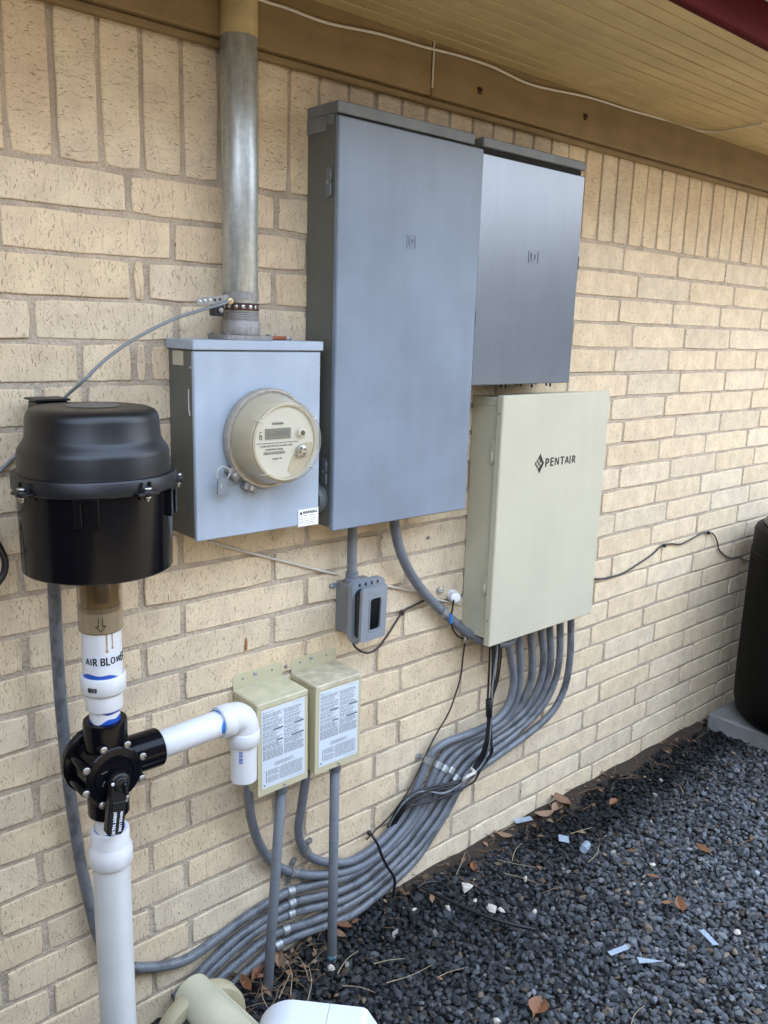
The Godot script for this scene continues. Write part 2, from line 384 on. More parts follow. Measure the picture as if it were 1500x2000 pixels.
func materials() -> void:
	rng.seed = 5
	var bt := brick_textures()
	var tones := [[0.600, 0.502, 0.342], [0.590, 0.488, 0.328], [0.570, 0.485, 0.343], [0.612, 0.508, 0.345], [0.615, 0.522, 0.368], [0.578, 0.475, 0.318], [0.556, 0.468, 0.328], [0.603, 0.495, 0.338]]
	for i in 8:
		var m := mk(lin(tones[i][0] * 1.49, tones[i][1] * 1.435, tones[i][2] * 1.43), 0.9, 0.0, bt[0], 0.5, 0.25)
		M["brick%d" % i] = relief(m, bt[1], 0.16)
	var mn := NoiseTexture2D.new(); mn.width = 256; mn.height = 256; mn.seamless = true
	var fn := FastNoiseLite.new(); fn.frequency = 0.12; fn.seed = 3; mn.noise = fn
	var mt := speckled(512, 61, 0.3, 0.35, 900, 0, 300)
	M.mortar = relief(mk(lin(0.55, 0.455, 0.345), 0.95, 0.0, mt, 0.3, 0.2), mn, 0.25)
	var wt := wood_tex()
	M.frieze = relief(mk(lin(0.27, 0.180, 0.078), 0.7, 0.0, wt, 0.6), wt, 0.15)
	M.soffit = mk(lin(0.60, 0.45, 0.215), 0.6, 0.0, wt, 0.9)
	M.red = mk(lin(0.085, 0.010, 0.011), 0.85, 0.0, wt, 0.7, 0.2)
	M.roof = mk(lin(0.08, 0.075, 0.07), 0.9)
	# greys of the electrical boxes
	var worn := speckled(1024, 101, 0.20, 0.05, 90, 60, 240, 0.07)
	var clean := speckled(1024, 202, 0.10, 0.03, 260, 8, 60, 0.05)
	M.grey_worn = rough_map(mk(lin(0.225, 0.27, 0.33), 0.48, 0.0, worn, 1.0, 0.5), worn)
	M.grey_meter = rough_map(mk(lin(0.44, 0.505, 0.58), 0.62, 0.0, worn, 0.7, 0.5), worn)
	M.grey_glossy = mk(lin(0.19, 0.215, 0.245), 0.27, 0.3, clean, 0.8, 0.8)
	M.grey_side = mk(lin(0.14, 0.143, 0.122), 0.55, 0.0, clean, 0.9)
	M.grey_hood = mk(lin(0.20, 0.22, 0.225), 0.5, 0.1, worn, 0.4)
	M.dark_gap = mk(lin(0.015, 0.015, 0.015), 0.9)
	var cr := speckled(1024, 303, 0.07, 0.03, 60, 4, 20, 0.03)
	M.cream_door = mk(lin(0.62, 0.575, 0.425), 0.5, 0.0, cr, 1.1)
	M.cream_side = mk(lin(0.58, 0.55, 0.40), 0.5, 0.0, cr, 0.8)
	var dirty := speckled(512, 333, 0.22, 0.06, 150, 10, 30, 0.05)
	M.cream_box = mk(lin(0.63, 0.565, 0.36), 0.5, 0.0, cr, 0.4)
	M.cream_lid = mk(lin(0.64, 0.58, 0.385), 0.55, 0.0, dirty, 0.22)
	M.cream_lid_dirty = mk(lin(0.66, 0.58, 0.40), 0.6, 0.0, speckled(512, 339, 0.42, 0.12, 700, 10, 0, 0.0, 0.78), 0.16)
	M.cream_pump = mk(lin(0.56, 0.52, 0.36), 0.42, 0.0, dirty, 0.5)
	M.tan_ring = mk(lin(0.45, 0.385, 0.235), 0.5, 0.0, dirty, 0.5)
	# metals
	var zt := zinc_tex()
	M.zinc = mk(lin(0.60, 0.625, 0.60), 0.42, 0.6, zt, 0.25)
	M.zinc_bright = mk(lin(0.62, 0.66, 0.66), 0.32, 0.85, zt, 0.1)
	M.zinc_dull = mk(lin(0.40, 0.38, 0.36), 0.6, 0.5, zt, 0.15)
	M.steel = mk(lin(0.62, 0.60, 0.56), 0.3, 0.95, zt, 0.06)
	M.rust = mk(lin(0.10, 0.045, 0.03), 0.8, 0.2, zt, 0.05)
	M.collar = mk(lin(0.54, 0.49, 0.41), 0.42, 0.4, zt, 0.2)
	M.brass = mk(lin(0.55, 0.42, 0.22), 0.4, 0.8)
	M.tan_paint = mk(lin(0.50, 0.375, 0.17), 0.55, 0.0, wt, 0.5)
	# plastics and rubber
	var ht := hose_tex(0.2, 501); var hd := hose_tex(0.65, 502); var rt := rib_tex()
	for p in [["hose", ht, lin(0.20, 0.215, 0.24)], ["hose_dirty", hd, lin(0.195, 0.205, 0.218)]]:
		var m := mk(p[2], 0.34, 0.0, p[1], 0.12); m.uv1_scale = Vector3(12.0, 1.6, 1.0)
		M[p[0]] = relief(m, rt, 0.05)
	M.pvc_grey = mk(lin(0.205, 0.218, 0.235), 0.5, 0.0, ht, 0.3)
	M.box_grey = mk(lin(0.27, 0.295, 0.32), 0.45, 0.0, cr, 0.3)
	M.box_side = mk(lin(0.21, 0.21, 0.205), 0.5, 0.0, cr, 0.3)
	var wh := speckled(512, 707, 0.06, 0.03, 14, 10, 0, 0.04)
	M.white = mk(lin(0.80, 0.79, 0.77), 0.35, 0.0, wh, 0.3)
	M.white_old = mk(lin(0.73, 0.72, 0.68), 0.4, 0.0, wh, 0.4)
	M.white_gloss = mk(lin(0.78, 0.80, 0.84), 0.28, 0.0, wh, 0.5)
	M.primer = mk(lin(0.012, 0.07, 0.38), 0.35)
	M.primer_light = mk(lin(0.015, 0.20, 0.62), 0.35)
	var bk := black_tex()
	M.black_shiny = mk(lin(0.035, 0.035, 0.05), 0.17, 0.0, bk, 0.25, 0.3)
	M.black_dull = mk(lin(0.048, 0.05, 0.062), 0.4, 0.0, bk, 0.3, 0.5)
	M.black_tank = mk(lin(0.025, 0.025, 0.025), 0.5, 0.0, bk, 0.5, 0.25)
	M.black = mk(lin(0.012, 0.012, 0.014), 0.4)
	M.cable_black = mk(lin(0.014, 0.013, 0.014), 0.38)
	M.cable_brown = mk(lin(0.035, 0.022, 0.018), 0.5)
	M.cable_white = mk(lin(0.60, 0.55, 0.46), 0.5)
	M.cable_grey = mk(lin(0.19, 0.205, 0.215), 0.5)
	M.ink = mk(lin(0.012, 0.012, 0.012), 0.5)
	M.ink_grey = mk(lin(0.12, 0.12, 0.11), 0.6)
	M.white_ink = mk(lin(0.75, 0.76, 0.78), 0.5)
	M.paper = mk(lin(0.80, 0.81, 0.80), 0.5)
	M.paper_old = mk(lin(0.52, 0.48, 0.37), 0.6)
	M.rust_stain = mk(lin(0.34, 0.13, 0.04), 0.9)
	M.brown_stain = mk(lin(0.36, 0.22, 0.13), 0.5)
	M.meter_can = mk(lin(0.58, 0.50, 0.345), 0.35, 0.0, cr, 0.3)
	M.meter_face = mk(lin(0.66, 0.62, 0.50), 0.5)
	M.lcd = mk(lin(0.16, 0.17, 0.145), 0.3)
	M.clear = mk(Color(0.80, 0.75, 0.62, 0.14), 0.07); M.clear.transparency = BaseMaterial3D.TRANSPARENCY_ALPHA
	M.smoke = mk(Color(0.60, 0.47, 0.26, 0.45), 0.1); M.smoke.transparency = BaseMaterial3D.TRANSPARENCY_ALPHA
	M.window = mk(Color(0.02, 0.02, 0.025, 0.8), 0.08); M.window.transparency = BaseMaterial3D.TRANSPARENCY_ALPHA
	M.tape = mk(Color(0.70, 0.75, 0.80, 0.5), 0.35); M.tape.transparency = BaseMaterial3D.TRANSPARENCY_ALPHA
	M.notice = mk(lin(0.88, 0.95, 1.0), 0.4, 0.0, notice_tex(), 1.0)
	M.warning = mk(Color.WHITE, 0.4, 0.0, print_tex(128, 112, 9, 6, 11, 40), 1.0)
	M.pencil = mk(lin(0.36, 0.10, 0.03), 0.45)
	M.concrete = mk(lin(0.25, 0.25, 0.245), 0.9, 0.0, mt, 0.4)
	M.fence = mk(lin(0.075, 0.06, 0.045), 0.85, 0.0, wt, 0.7)
	M.patio = mk(lin(0.48, 0.38, 0.24), 0.9, 0.0, mt, 0.5)
	M.soil = mk(lin(0.03, 0.024, 0.019), 0.95, 0.0, mt, 0.25); M.soil.uv1_triplanar = true; M.soil.uv1_world_triplanar = true; M.soil.uv1_scale = Vector3(3, 3, 3)
	M.earth = relief(mk(lin(0.075, 0.05, 0.032), 0.95, 0.0, mt, 0.09), mn, 0.6)
	M.stone = mk(Color.WHITE, 0.72, 0.0, speckled(256, 818, 0.3, 0.25, 200, 10, 60), 0.03, 0.35); M.stone.vertex_color_use_as_albedo = true
	M.chip = mk(lin(0.62, 0.55, 0.45), 0.85, 0.0, mt, 0.1)
	M.leaf = mk(lin(0.24, 0.10, 0.04), 0.7, 0.0, wt, 0.06); M.leaf.cull_mode = BaseMaterial3D.CULL_DISABLED
	M.leaf_pale = mk(lin(0.32, 0.19, 0.11), 0.75, 0.0, wt, 0.06); M.leaf_pale.cull_mode = BaseMaterial3D.CULL_DISABLED
	M.crumb = mk(Color.WHITE, 0.8); M.crumb.vertex_color_use_as_albedo = true
	M.straw = mk(lin(0.36, 0.27, 0.16), 0.8)

func brick_mesh(w: float, h: float, upright := false) -> ArrayMesh:
	# a wire-cut brick: worn outline, chamfered arris, sides that run back into the mortar; soldiers are the same brick on end
	if upright:
		var k := w; w = h; h = k
	var out := []; var steps := [[-1, -1, 1, -1, 5], [1, -1, 1, 1, 2], [1, 1, -1, 1, 5], [-1, 1, -1, -1, 2]]
	for e in steps:
		for i in e[4]:
			var f: float = (float(i) + (0.0 if i == 0 else rng.randf_range(-0.25, 0.25))) / e[4]
			var p := Vector2(lerpf(e[0], e[2], f) * w / 2, lerpf(e[1], e[3], f) * h / 2)
			p += Vector2(rng.randf_range(-0.0009, 0.0009), rng.randf_range(-0.0009, 0.0009))
			if i == 0: p *= Vector2(1.0 - 0.003 / w * rng.randf_range(0.6, 2.0), 1.0 - 0.003 / h * rng.randf_range(0.6, 2.0))
			out.append(p)
	var mb := MB.new(); var off := Vector2(rng.randf(), rng.randf()); var z := rng.randf_range(-0.0013, 0.0013)
	var tilt := Vector2(rng.randf_range(-0.004, 0.004), rng.randf_range(-0.012, 0.012))
	var up := Basis() if not upright else Basis(Vector3(0, 0, 1), PI / 2)
	var zs := func(p: Vector2, d: float) -> Vector3: return up * Vector3(p.x, p.y, z + p.dot(tilt) - d)
	var n := out.size(); var fn := Vector3(0, 0, 1)
	var cm: Vector3 = zs.call(Vector2.ZERO, 0.0)
	for i in n:
		var a: Vector2 = out[i]; var b: Vector2 = out[(i + 1) % n]
		var ai := a - a.sign() * 0.0022; var bi := b - b.sign() * 0.0022
		var m := Vector3((b - a).normalized().y, -(b - a).normalized().x, 0)
		var sl := up * (m + Vector3(0, 0, 0.8)).normalized(); m = up * m
		mb.tri(cm, zs.call(ai, 0.0), zs.call(bi, 0.0), fn, fn, fn, off, ai + off, bi + off)
		mb.tri(zs.call(ai, 0.0), zs.call(bi, 0.0), zs.call(b, 0.0022), fn, fn, sl, ai + off, bi + off, b + off)
		mb.tri(zs.call(ai, 0.0), zs.call(b, 0.0022), zs.call(a, 0.0022), fn, sl, sl, ai + off, b + off, a + off)
		mb.tri(zs.call(a, 0.0022), zs.call(b, 0.0022), zs.call(b, 0.014), m, m, m, a + off, b + off, b + off * 1.02)
		mb.tri(zs.call(a, 0.0022), zs.call(b, 0.014), zs.call(a, 0.014), m, m, m, a + off, b + off * 1.02, a + off * 1.02)
	return mb.mesh()

func build_wall() -> void:
	rng.seed = 2024
	const P := 0.0677; const L := 0.2824
	var wall := thing("brick_wall", "cream wire-cut brick wall with an upright soldier course along its top", "wall")
	var mb := MB.new(); mb.box(Vector3(-2.2, -0.4, -0.25), Vector3(5.4, 2.15, -0.0042), 0.0)
	obj("mortar", mb, M.mortar, wall)
	var rest := MB.new()
	var place := func(cx: float, cy: float, w: float, h: float, upright: bool) -> void:
		var me := brick_mesh(w, h, upright)
		var tone := rng.randi() % 8
		var seen := cx > -0.16 + maxf(0.0, 0.9 - cy) * 0.08 and cx < 2.62 + clampf(1.6 - cy, 0.0, 0.5) * 0.25 and cy > -0.02 and not (cx > 0.75 and cx < 1.22 and cy > 1.04 and cy < 1.7) and not (cx > 1.3 and cx < 1.43 and cy > 0.75 and cy < 1.2)
		if seen:
			var o := MeshInstance3D.new(); o.name = "brick"; o.mesh = me; o.position = Vector3(cx, cy, 0); o.material_override = M["brick%d" % tone]
			wall.add_child(o, true)
		else:
			var a := me.surface_get_arrays(0)
			for i in a[Mesh.ARRAY_VERTEX].size():
				rest.v.append(a[Mesh.ARRAY_VERTEX][i] + Vector3(cx, cy, 0)); rest.n.append(a[Mesh.ARRAY_NORMAL][i]); rest.t.append(a[Mesh.ARRAY_TEX_UV][i])
	for c in range(1, 26):
		var cy := H - (c - 0.5) * P
		var joints := []
		var ph := -0.004 if c % 2 == 1 else 0.073
		for k in range(-7, 18):
			var x := ph + k * L + rng.randf_range(-0.004, 0.004)
			if c == 4 and k == 0: x = 0.111
			if c in [5] and k == 0: x = 0.183
			if c == 6 and k == 0: x = 0.116
			joints.append(x)
			if c in [3, 5] and k == 1: joints.append(0.303)
			if c == 6 and k == 0: joints.append(0.19)
		for i in joints.size() - 1:
			var w: float = joints[i + 1] - joints[i] - rng.randf_range(0.0078, 0.0112)
			if w > 0.01: place.call((joints[i] + joints[i + 1]) / 2.0, cy + rng.randf_range(-0.0008, 0.0008), w, P - rng.randf_range(0.0072, 0.0092), false)
	var sj := []
	for i in range(-38, 0): sj.append(0.589 + 0.0713 * i)
	for i in 14: sj.append(0.589 + 0.0692 * i)
	for i in 54: sj.append(1.5577 + 0.0715 * i)
	for i in sj.size() - 1:
		var w: float = sj[i + 1] - sj[i]
		place.call(sj[i] + w / 2 + rng.randf_range(-0.001, 0.001), H + 0.005 + 0.1225, w - rng.randf_range(0.0072, 0.0100), 0.245, true)
	kind(obj("brick_field", rest, M.brick0, wall), "stuff")
	# a rust streak and an old drill hole with its plug belong to the wall's face
	mb = MB.new(); mb.prism(PackedVector2Array([Vector2(-0.003, -0.012), Vector2(0.002, -0.012), Vector2(0.0025, 0.004), Vector2(0.0005, 0.014), Vector2(-0.0015, 0.006)]), 0.0, 0.0025, Transform3D(Basis(), Vector3(0.492, 0.756, 0)))
	obj("rust_streak", mb, M.rust_stain, wall)
	for p in [Vector3(0.5881, 0.685, 0.001), Vector3(0.9895, 0.9046, 0.001)]:
		mb = MB.new(); mb.cyl(p, p + Vector3(0, 0, 0.002), 0.0042, 10); mb.cyl(p, p + Vector3(0, 0, 0.0035), 0.002, 8)
		obj("wall_plug", mb, M.zinc_dull, wall)

func build_eave() -> void:
	rng.seed = 8
	var e := thing("roof_eave", "tan painted eave of grooved boards ending in a dark red fascia", "eave")
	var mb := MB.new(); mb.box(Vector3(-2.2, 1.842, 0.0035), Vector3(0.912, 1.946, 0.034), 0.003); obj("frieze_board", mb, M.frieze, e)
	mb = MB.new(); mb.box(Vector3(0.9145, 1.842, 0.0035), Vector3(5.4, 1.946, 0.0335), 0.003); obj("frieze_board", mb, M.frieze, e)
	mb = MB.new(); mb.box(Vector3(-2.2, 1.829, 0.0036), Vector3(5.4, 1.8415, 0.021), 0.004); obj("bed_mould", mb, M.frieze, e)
	mb = MB.new(); mb.tube([Vector3(0.9135, 1.856, 0.0345), Vector3(0.9128, 1.89, 0.0352), Vector3(0.9137, 1.941, 0.0345)], 0.0022, 6); obj("caulk_seam", mb, M.cable_white, e)
	for k in 12:
		var z0 := 0.0345 + k * 0.0378
		mb = MB.new(); mb.box(Vector3(-2.2, 1.9405 + rng.randf_range(-0.0006, 0.0006), z0), Vector3(5.4, 1.956, z0 + 0.0338), 0.0008)
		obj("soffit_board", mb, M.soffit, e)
	mb = MB.new(); mb.box(Vector3(-2.2, 1.931, 0.4885), Vector3(5.4, 2.11, 0.508), 0.003); obj("fascia_board", mb, M.red, e)
	mb = MB.new(); mb.box(Vector3(-2.2, 1.997, 0.5085), Vector3(5.4, 2.105, 0.605), 0.006); obj("gutter", mb, M.white_old, e)
	mb = MB.new(); mb.box(Vector3(-2.2, 2.112, -5.0), Vector3(5.4, 2.16, 0.6), 0.002); obj("roof_deck", mb, M.roof, e)
	mb = MB.new(); mb.box(Vector3(-2.2, 1.957, 0.0), Vector3(5.4, 2.11, 0.034), 0.0); mb.box(Vector3(-2.2, 1.957, 0.0345), Vector3(5.4, 1.975, 0.488), 0.0); obj("blocking", mb, M.roof, e)
	for p in [[937, 178, 1.0], [1143, 229, 0.8]]: pass
	for p in [Vector3(1.0531, 1.8763, 0.0345), Vector3(1.4251, 1.8891, 0.0345)]:
		mb = MB.new()
		for i in 5: mb.box(p + Vector3(rng.randf_range(-0.006, 0.004), rng.randf_range(-0.007, 0.007), -0.001), p + Vector3(rng.randf_range(0.004, 0.007), rng.randf_range(0.0, 0.008), 0.002), 0.001)
		obj("rust_spot", mb, M.rust, e)
	# thin white cable stapled where the frieze meets the soffit
	mb = MB.new(); mb.tube([Vector3(0.3798, 1.9181, 0.039), Vector3(0.5041, 1.9125, 0.039), Vector3(0.5561, 1.9128, 0.039), Vector3(0.6446, 1.9104, 0.039), Vector3(0.7653, 1.9203, 0.039), Vector3(0.8852, 1.9237, 0.039), Vector3(0.9717, 1.9284, 0.039), Vector3(1.0807, 1.9289, 0.039), Vector3(1.2178, 1.9195, 0.039), Vector3(1.4271, 1.933, 0.039), Vector3(1.6004, 1.9354, 0.039), Vector3(1.8453, 1.9429, 0.039)] + [Vector3(1.906, 1.9345, 0.0588), Vector3(1.9434, 1.9345, 0.0836), Vector3(1.9441, 1.9345, 0.1488), Vector3(1.9385, 1.9345, 0.2211)], 0.0027, 8)
	tag(obj("cable", mb, M.cable_white), "thin white cable stapled along the corner of eave and frieze board", "cable")

func screw_head(parent: Node, at: Vector3, r: float, m: Material, dir := Vector3(0, 0, 1), called := "screw") -> void:
	var mb := MB.new()
	mb.cyl(at, at + dir * r * 0.55, r, 12, r * 0.3)
	var q := Basis.looking_at(dir, Vector3.UP if absf(dir.y) < 0.9 else Vector3.RIGHT).rotated(dir, 0.6)
	mb.box(Vector3(-r * 0.85, -r * 0.12, -0.0002), Vector3(r * 0.85, r * 0.12, r * 0.08), 0.0, Transform3D(Basis(q.x, q.y, dir), at + dir * r * 0.5))
	obj(called, mb, m, parent)

func build_riser() -> void:
	var t := thing("conduit_riser", "thick galvanised service conduit standing on the meter box, tan painted above", "conduit")
	var c := Vector3(0.456, 0, 0.046)
	var mb := MB.new(); mb.cyl(c + Vector3(0, 1.385, 0), c + Vector3(0, 1.843, 0), 0.0308, 40); obj("pipe", mb, M.zinc, t)
	mb = MB.new(); mb.cyl(c + Vector3(0, 1.8425, 0), c + Vector3(0, 2.3, 0), 0.0312, 40); obj("painted_section", mb, M.tan_paint, t)
	mb = MB.new(); var pr := [Vector2(0.0, 1.362), Vector2(0.034, 1.362), Vector2(0.0345, 1.364), Vector2(0.0345, 1.384), Vector2(0.033, 1.386)]
	for i in 5: pr.append_array([Vector2(0.0322, 1.387 + i * 0.003), Vector2(0.0332, 1.3885 + i * 0.003)])
	pr.append(Vector2(0.0, 1.402)); mb.lathe(pr, 36, Transform3D(Basis(), c)); obj("threaded_hub", mb, M.zinc_dull, t)
	mb = MB.new(); mb.prism(rrect(0, 0, 0.104, 0.078, 0.02), 0.0, 0.008, Transform3D(Basis(Vector3.RIGHT, Vector3(0, 0, -1), Vector3.UP), c + Vector3(0, 1.3535, 0)), 0.001); obj("flange", mb, M.zinc_dull, t)
	for s in [Vector3(-0.042, 1.3615, 0.026), Vector3(0.042, 1.3615, 0.026), Vector3(-0.042, 1.3615, -0.026)]: screw_head(t, c + s, 0.0045, M.zinc_dull, Vector3.UP)
	# rusty perforated band
	t = thing("perforated_strap", "rusty band with a row of round holes around the service conduit", "pipe strap")
	mb = MB.new(); mb.lathe([Vector2(0.0318, 1.4035), Vector2(0.0326, 1.4035), Vector2(0.0326, 1.4155), Vector2(0.0318, 1.4155)], 40, Transform3D(Basis(), c)); obj("band", mb, M.rust, t)
	for i in 16:
		var g := TAU * i / 16.0; var d := Vector3(cos(g), 0, sin(g))
		mb = MB.new(); mb.cyl(c + d * 0.0322 + Vector3(0, 1.4095, 0), c + d * 0.0329 + Vector3(0, 1.4095, 0), 0.0034, 12, 0.0001); obj("hole", mb, M.zinc_bright, t)
	var cl: Vector3 = Vector3(0.3961, 1.402, 0.075)
	mb = MB.new(); mb.box(cl - Vector3(0.013, 0.0095, 0.012), cl + Vector3(0.009, 0.0085, 0.004), 0.002); obj("clasp", mb, M.black, t)
	mb = MB.new(); mb.cyl(cl + Vector3(0, 0, 0.004), cl + Vector3(0, 0, 0.008), 0.0045, 8); obj("clasp_screw", mb, M.zinc_dull, t)
	# ground clamp with its tab
	t = thing("ground_clamp", "grey ground clamp with a holed tab pointing left from the service conduit", "clamp")
	mb = MB.new(); mb.lathe([Vector2(0.0312, 1.4215), Vector2(0.0322, 1.4215), Vector2(0.0322, 1.4345), Vector2(0.0312, 1.4345)], 40, Transform3D(Basis(), c)); obj("band", mb, M.zinc_dull, t)
	var k: Array = [Vector3(0.3557, 1.4146, 0.075), Vector3(0.4142, 1.4222, 0.075)]
	var a: Vector3 = k[0]; var b: Vector3 = k[1]; var x := (b - a).normalized(); var bs := Basis(x, Vector3(-x.y, x.x, 0), Vector3(0, 0, 1))
	var ln := a.distance_to(b)
	mb = MB.new(); mb.prism(rrect(ln / 2, 0, ln + 0.006, 0.0125, 0.006), -0.0008, 0.0008, Transform3D(bs, a)); obj("tab", mb, M.zinc_dull, t)
	for i in 5:
		mb = MB.new(); mb.cyl(a + x * (0.004 + i * 0.0095) + Vector3(0, 0, 0.0007), a + x * (0.004 + i * 0.0095) + Vector3(0, 0, 0.0011), 0.0027, 12, 0.0001); obj("hole", mb, M.zinc_bright if i < 3 else M.ink, t)
	screw_head(t, Vector3(0.416, 1.418, 0.077), 0.006, M.brass, Vector3(-0.2, 0, 1).normalized(), "brass_screw")
	mb = MB.new(); mb.tube([Vector3(0.4124, 1.417, 0.078), Vector3(0.3944, 1.4104, 0.078), Vector3(0.3652, 1.4026, 0.078), Vector3(0.306, 1.3834, 0.078), Vector3(0.2387, 1.3507, 0.078), Vector3(0.1913, 1.3196, 0.078), Vector3(0.1575, 1.2894, 0.078), Vector3(0.1352, 1.2596, 0.05), Vector3(0.1087, 1.2191, 0.03), Vector3(0.0774, 1.1773, 0.012), Vector3(0.0462, 1.147, 0.008), Vector3(-0.0015, 1.0999, 0.008)], 0.0026, 8)
	tag(obj("ground_wire", mb, M.cable_grey), "thin grey ground wire curving down from the clamp behind the blower", "wire")

func build_meter() -> void:
	var t := thing("meter_box", "square grey-blue meter box below the galvanised service conduit", "meter box")
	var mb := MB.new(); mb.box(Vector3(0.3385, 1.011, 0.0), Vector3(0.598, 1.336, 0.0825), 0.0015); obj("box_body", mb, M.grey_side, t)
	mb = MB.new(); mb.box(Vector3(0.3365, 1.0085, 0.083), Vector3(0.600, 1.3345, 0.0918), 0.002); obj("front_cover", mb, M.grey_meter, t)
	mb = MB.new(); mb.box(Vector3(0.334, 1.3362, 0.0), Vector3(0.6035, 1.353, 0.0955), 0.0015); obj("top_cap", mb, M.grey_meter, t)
	mb = MB.new(); mb.box(Vector3(0.3376, 1.309, 0.017), Vector3(0.3384, 1.333, 0.054), 0.0); obj("old_sticker", mb, M.paper_old, t)
	var fx := Transform3D(Basis(Vector3(0, 0, 1), Vector3.UP, Vector3(-1, 0, 0)), Vector3(0.3386, 1.064, 0.038))
	for r in [0.029, 0.019]:
		mb = MB.new(); mb.ring(circle(0, 0, r, 32), circle(0, 0, r - 0.0018, 32), 0.0, 0.0007, fx); obj("knockout", mb, M.grey_side, t)
	screw_head(t, Vector3(0.3384, 1.307, 0.079), 0.003, M.zinc, Vector3(-1, 0, 0))
	mb = MB.new(); mb.tube([Vector3(0.3374, 1.2706, 0.0717), Vector3(0.3374, 1.2362, 0.0721), Vector3(0.3374, 1.2261, 0.0752)], 0.0012, 6); obj("seal_wire", mb, M.cable_white, t)
	# warning sticker
	mb = MB.new()
	var q := Vector3(0.5505, 1.0065, 0.0922); var w := 0.0485; var h := 0.034
	mb.box(q, q + Vector3(w, h, 0.0004), 0.0)
	for i in mb.v.size(): mb.t[i] = Vector2((mb.v[i].x - q.x) / w, 1.0 - (mb.v[i].y - q.y) / h)
	var st := obj("warning_sticker", mb, M.warning, t)
	lettering("WARNING", 0.034, Transform3D(Basis(), q + Vector3(0.0285, 0.027, 0.0006)), M.ink, st)
	mb = MB.new(); mb.prism(PackedVector2Array([Vector2(0.0035, 0.0235), Vector2(0.0105, 0.0235), Vector2(0.007, 0.0305)]), 0.0004, 0.0007, Transform3D(Basis(), q)); obj("hazard_triangle", mb, M.ink, st)
	mb = MB.new(); mb.ring(rrect(w / 2, h / 2, w - 0.001, h - 0.001, 0.001), rrect(w / 2, h / 2, w - 0.0018, h - 0.0018, 0.0008), 0.0004, 0.0006, Transform3D(Basis(), q)); obj("sticker_border", mb, M.ink, st)
	# the meter
	t = thing("electric_meter", "round electric meter with a yellowed clear cover on the grey-blue box", "meter")
	var c := Vector3(0.4785, 1.182, 0.0)
	var bz := Transform3D(Basis(Vector3.RIGHT, Vector3(0, 0, 1), Vector3(0, -1, 0)), c)
	mb = MB.new(); mb.lathe([Vector2(0.0, 0.0919), Vector2(0.088, 0.0919), Vector2(0.0895, 0.094), Vector2(0.0895, 0.106), Vector2(0.0878, 0.1085), Vector2(0.0845, 0.1088), Vector2(0.0838, 0.1065), Vector2(0.076, 0.1065)], 56, bz); obj("locking_ring", mb, M.collar, t)
	mb = MB.new(); mb.lathe([Vector2(0.0795, 0.098), Vector2(0.0785, 0.112), Vector2(0.0695, 0.150), Vector2(0.0675, 0.1515), Vector2(0.0, 0.1515)], 56, bz, 0.5); obj("inner_can", mb, M.meter_can, t)
	mb = MB.new(); mb.lathe([Vector2(0.0825, 0.104), Vector2(0.0825, 0.11), Vector2(0.0805, 0.113), Vector2(0.0725, 0.158), Vector2(0.0705, 0.1635), Vector2(0.067, 0.1655), Vector2(0.0635, 0.1645), Vector2(0.062, 0.1615), Vector2(0.0, 0.1615)], 56, bz, 0.5); obj("clear_cover", mb, M.clear, t)
	var f := obj("face_plate", mb_disc(c + Vector3(0, 0, 0.1518), 0.0638), M.meter_face, t)
	mb = MB.new(); mb.ring(circle(0, 0, 0.0672, 56), circle(0, 0, 0.0628, 56), 0.1516, 0.1555, Transform3D(Basis(), c)); obj("face_rim", mb, M.meter_can, t)
	var fz := 0.1526
	mb = MB.new(); mb.box(c + Vector3(-0.041, 0.006, fz), c + Vector3(0.012, 0.0245, fz + 0.001), 0.0004); obj("display", mb, M.lcd, t)
	lettering("0 00000", 0.044, Transform3D(Basis(), c + Vector3(-0.0145, 0.0152, fz + 0.0012)), M.ink_grey, t, false)
	mb = MB.new(); mb.box(c + Vector3(-0.058, -0.0012, fz), c + Vector3(0.028, -0.0002, fz + 0.0003), 0.0); mb.box(c + Vector3(-0.0265, 0.031, fz), c + Vector3(-0.0035, 0.0345, fz + 0.0003), 0.0); obj("face_print", mb, M.ink_grey, t)
	lettering("CL200 240V 3W TYPE C1SD 60HZ 1.0KH", 0.066, Transform3D(Basis(), c + Vector3(-0.017, -0.0058, fz)), M.ink_grey, t, false)
	lettering("CenterPoint Energy", 0.036, Transform3D(Basis(), c + Vector3(-0.022, -0.0115, fz)), M.ink_grey, t)
	lettering("54 607 115", 0.02, Transform3D(Basis(), c + Vector3(-0.016, -0.0285, fz)), M.ink_grey, t, false)
	mb = MB.new(); rng.seed = 3; var bx := -0.044
	while bx < 0.0: mb.box(c + Vector3(bx, -0.0205, fz), c + Vector3(bx + 0.0007, -0.0155, fz + 0.0003), 0.0); bx += rng.randf_range(0.0011, 0.0022)
	obj("bar_code", mb, M.ink_grey, t)
	mb = MB.new(); mb.prism(PackedVector2Array([Vector2(0.006, -0.052), Vector2(0.014, -0.03), Vector2(0.03, -0.010), Vector2(0.045, -0.004), Vector2(0.059, -0.004), Vector2(0.058, -0.022), Vector2(0.045, -0.042), Vector2(0.03, -0.053), Vector2(0.015, -0.0595)]), 0.1522, 0.1527, Transform3D(Basis(), c)); obj("lower_panel", mb, M.meter_can, t)
	var bc := c + Vector3(0.033, 0.0145, fz)
	mb = MB.new(); mb.cyl(bc, bc + Vector3(0, 0, 0.007), 0.008, 20); obj("reset_collar", mb, M.meter_face, t)
	mb = MB.new(); mb.cyl(bc + Vector3(0, 0, 0.007), bc + Vector3(0, 0, 0.0085), 0.0048, 16); obj("reset_button", mb, M.ink, t)
	bc = c + Vector3(0.033, -0.0175, fz)
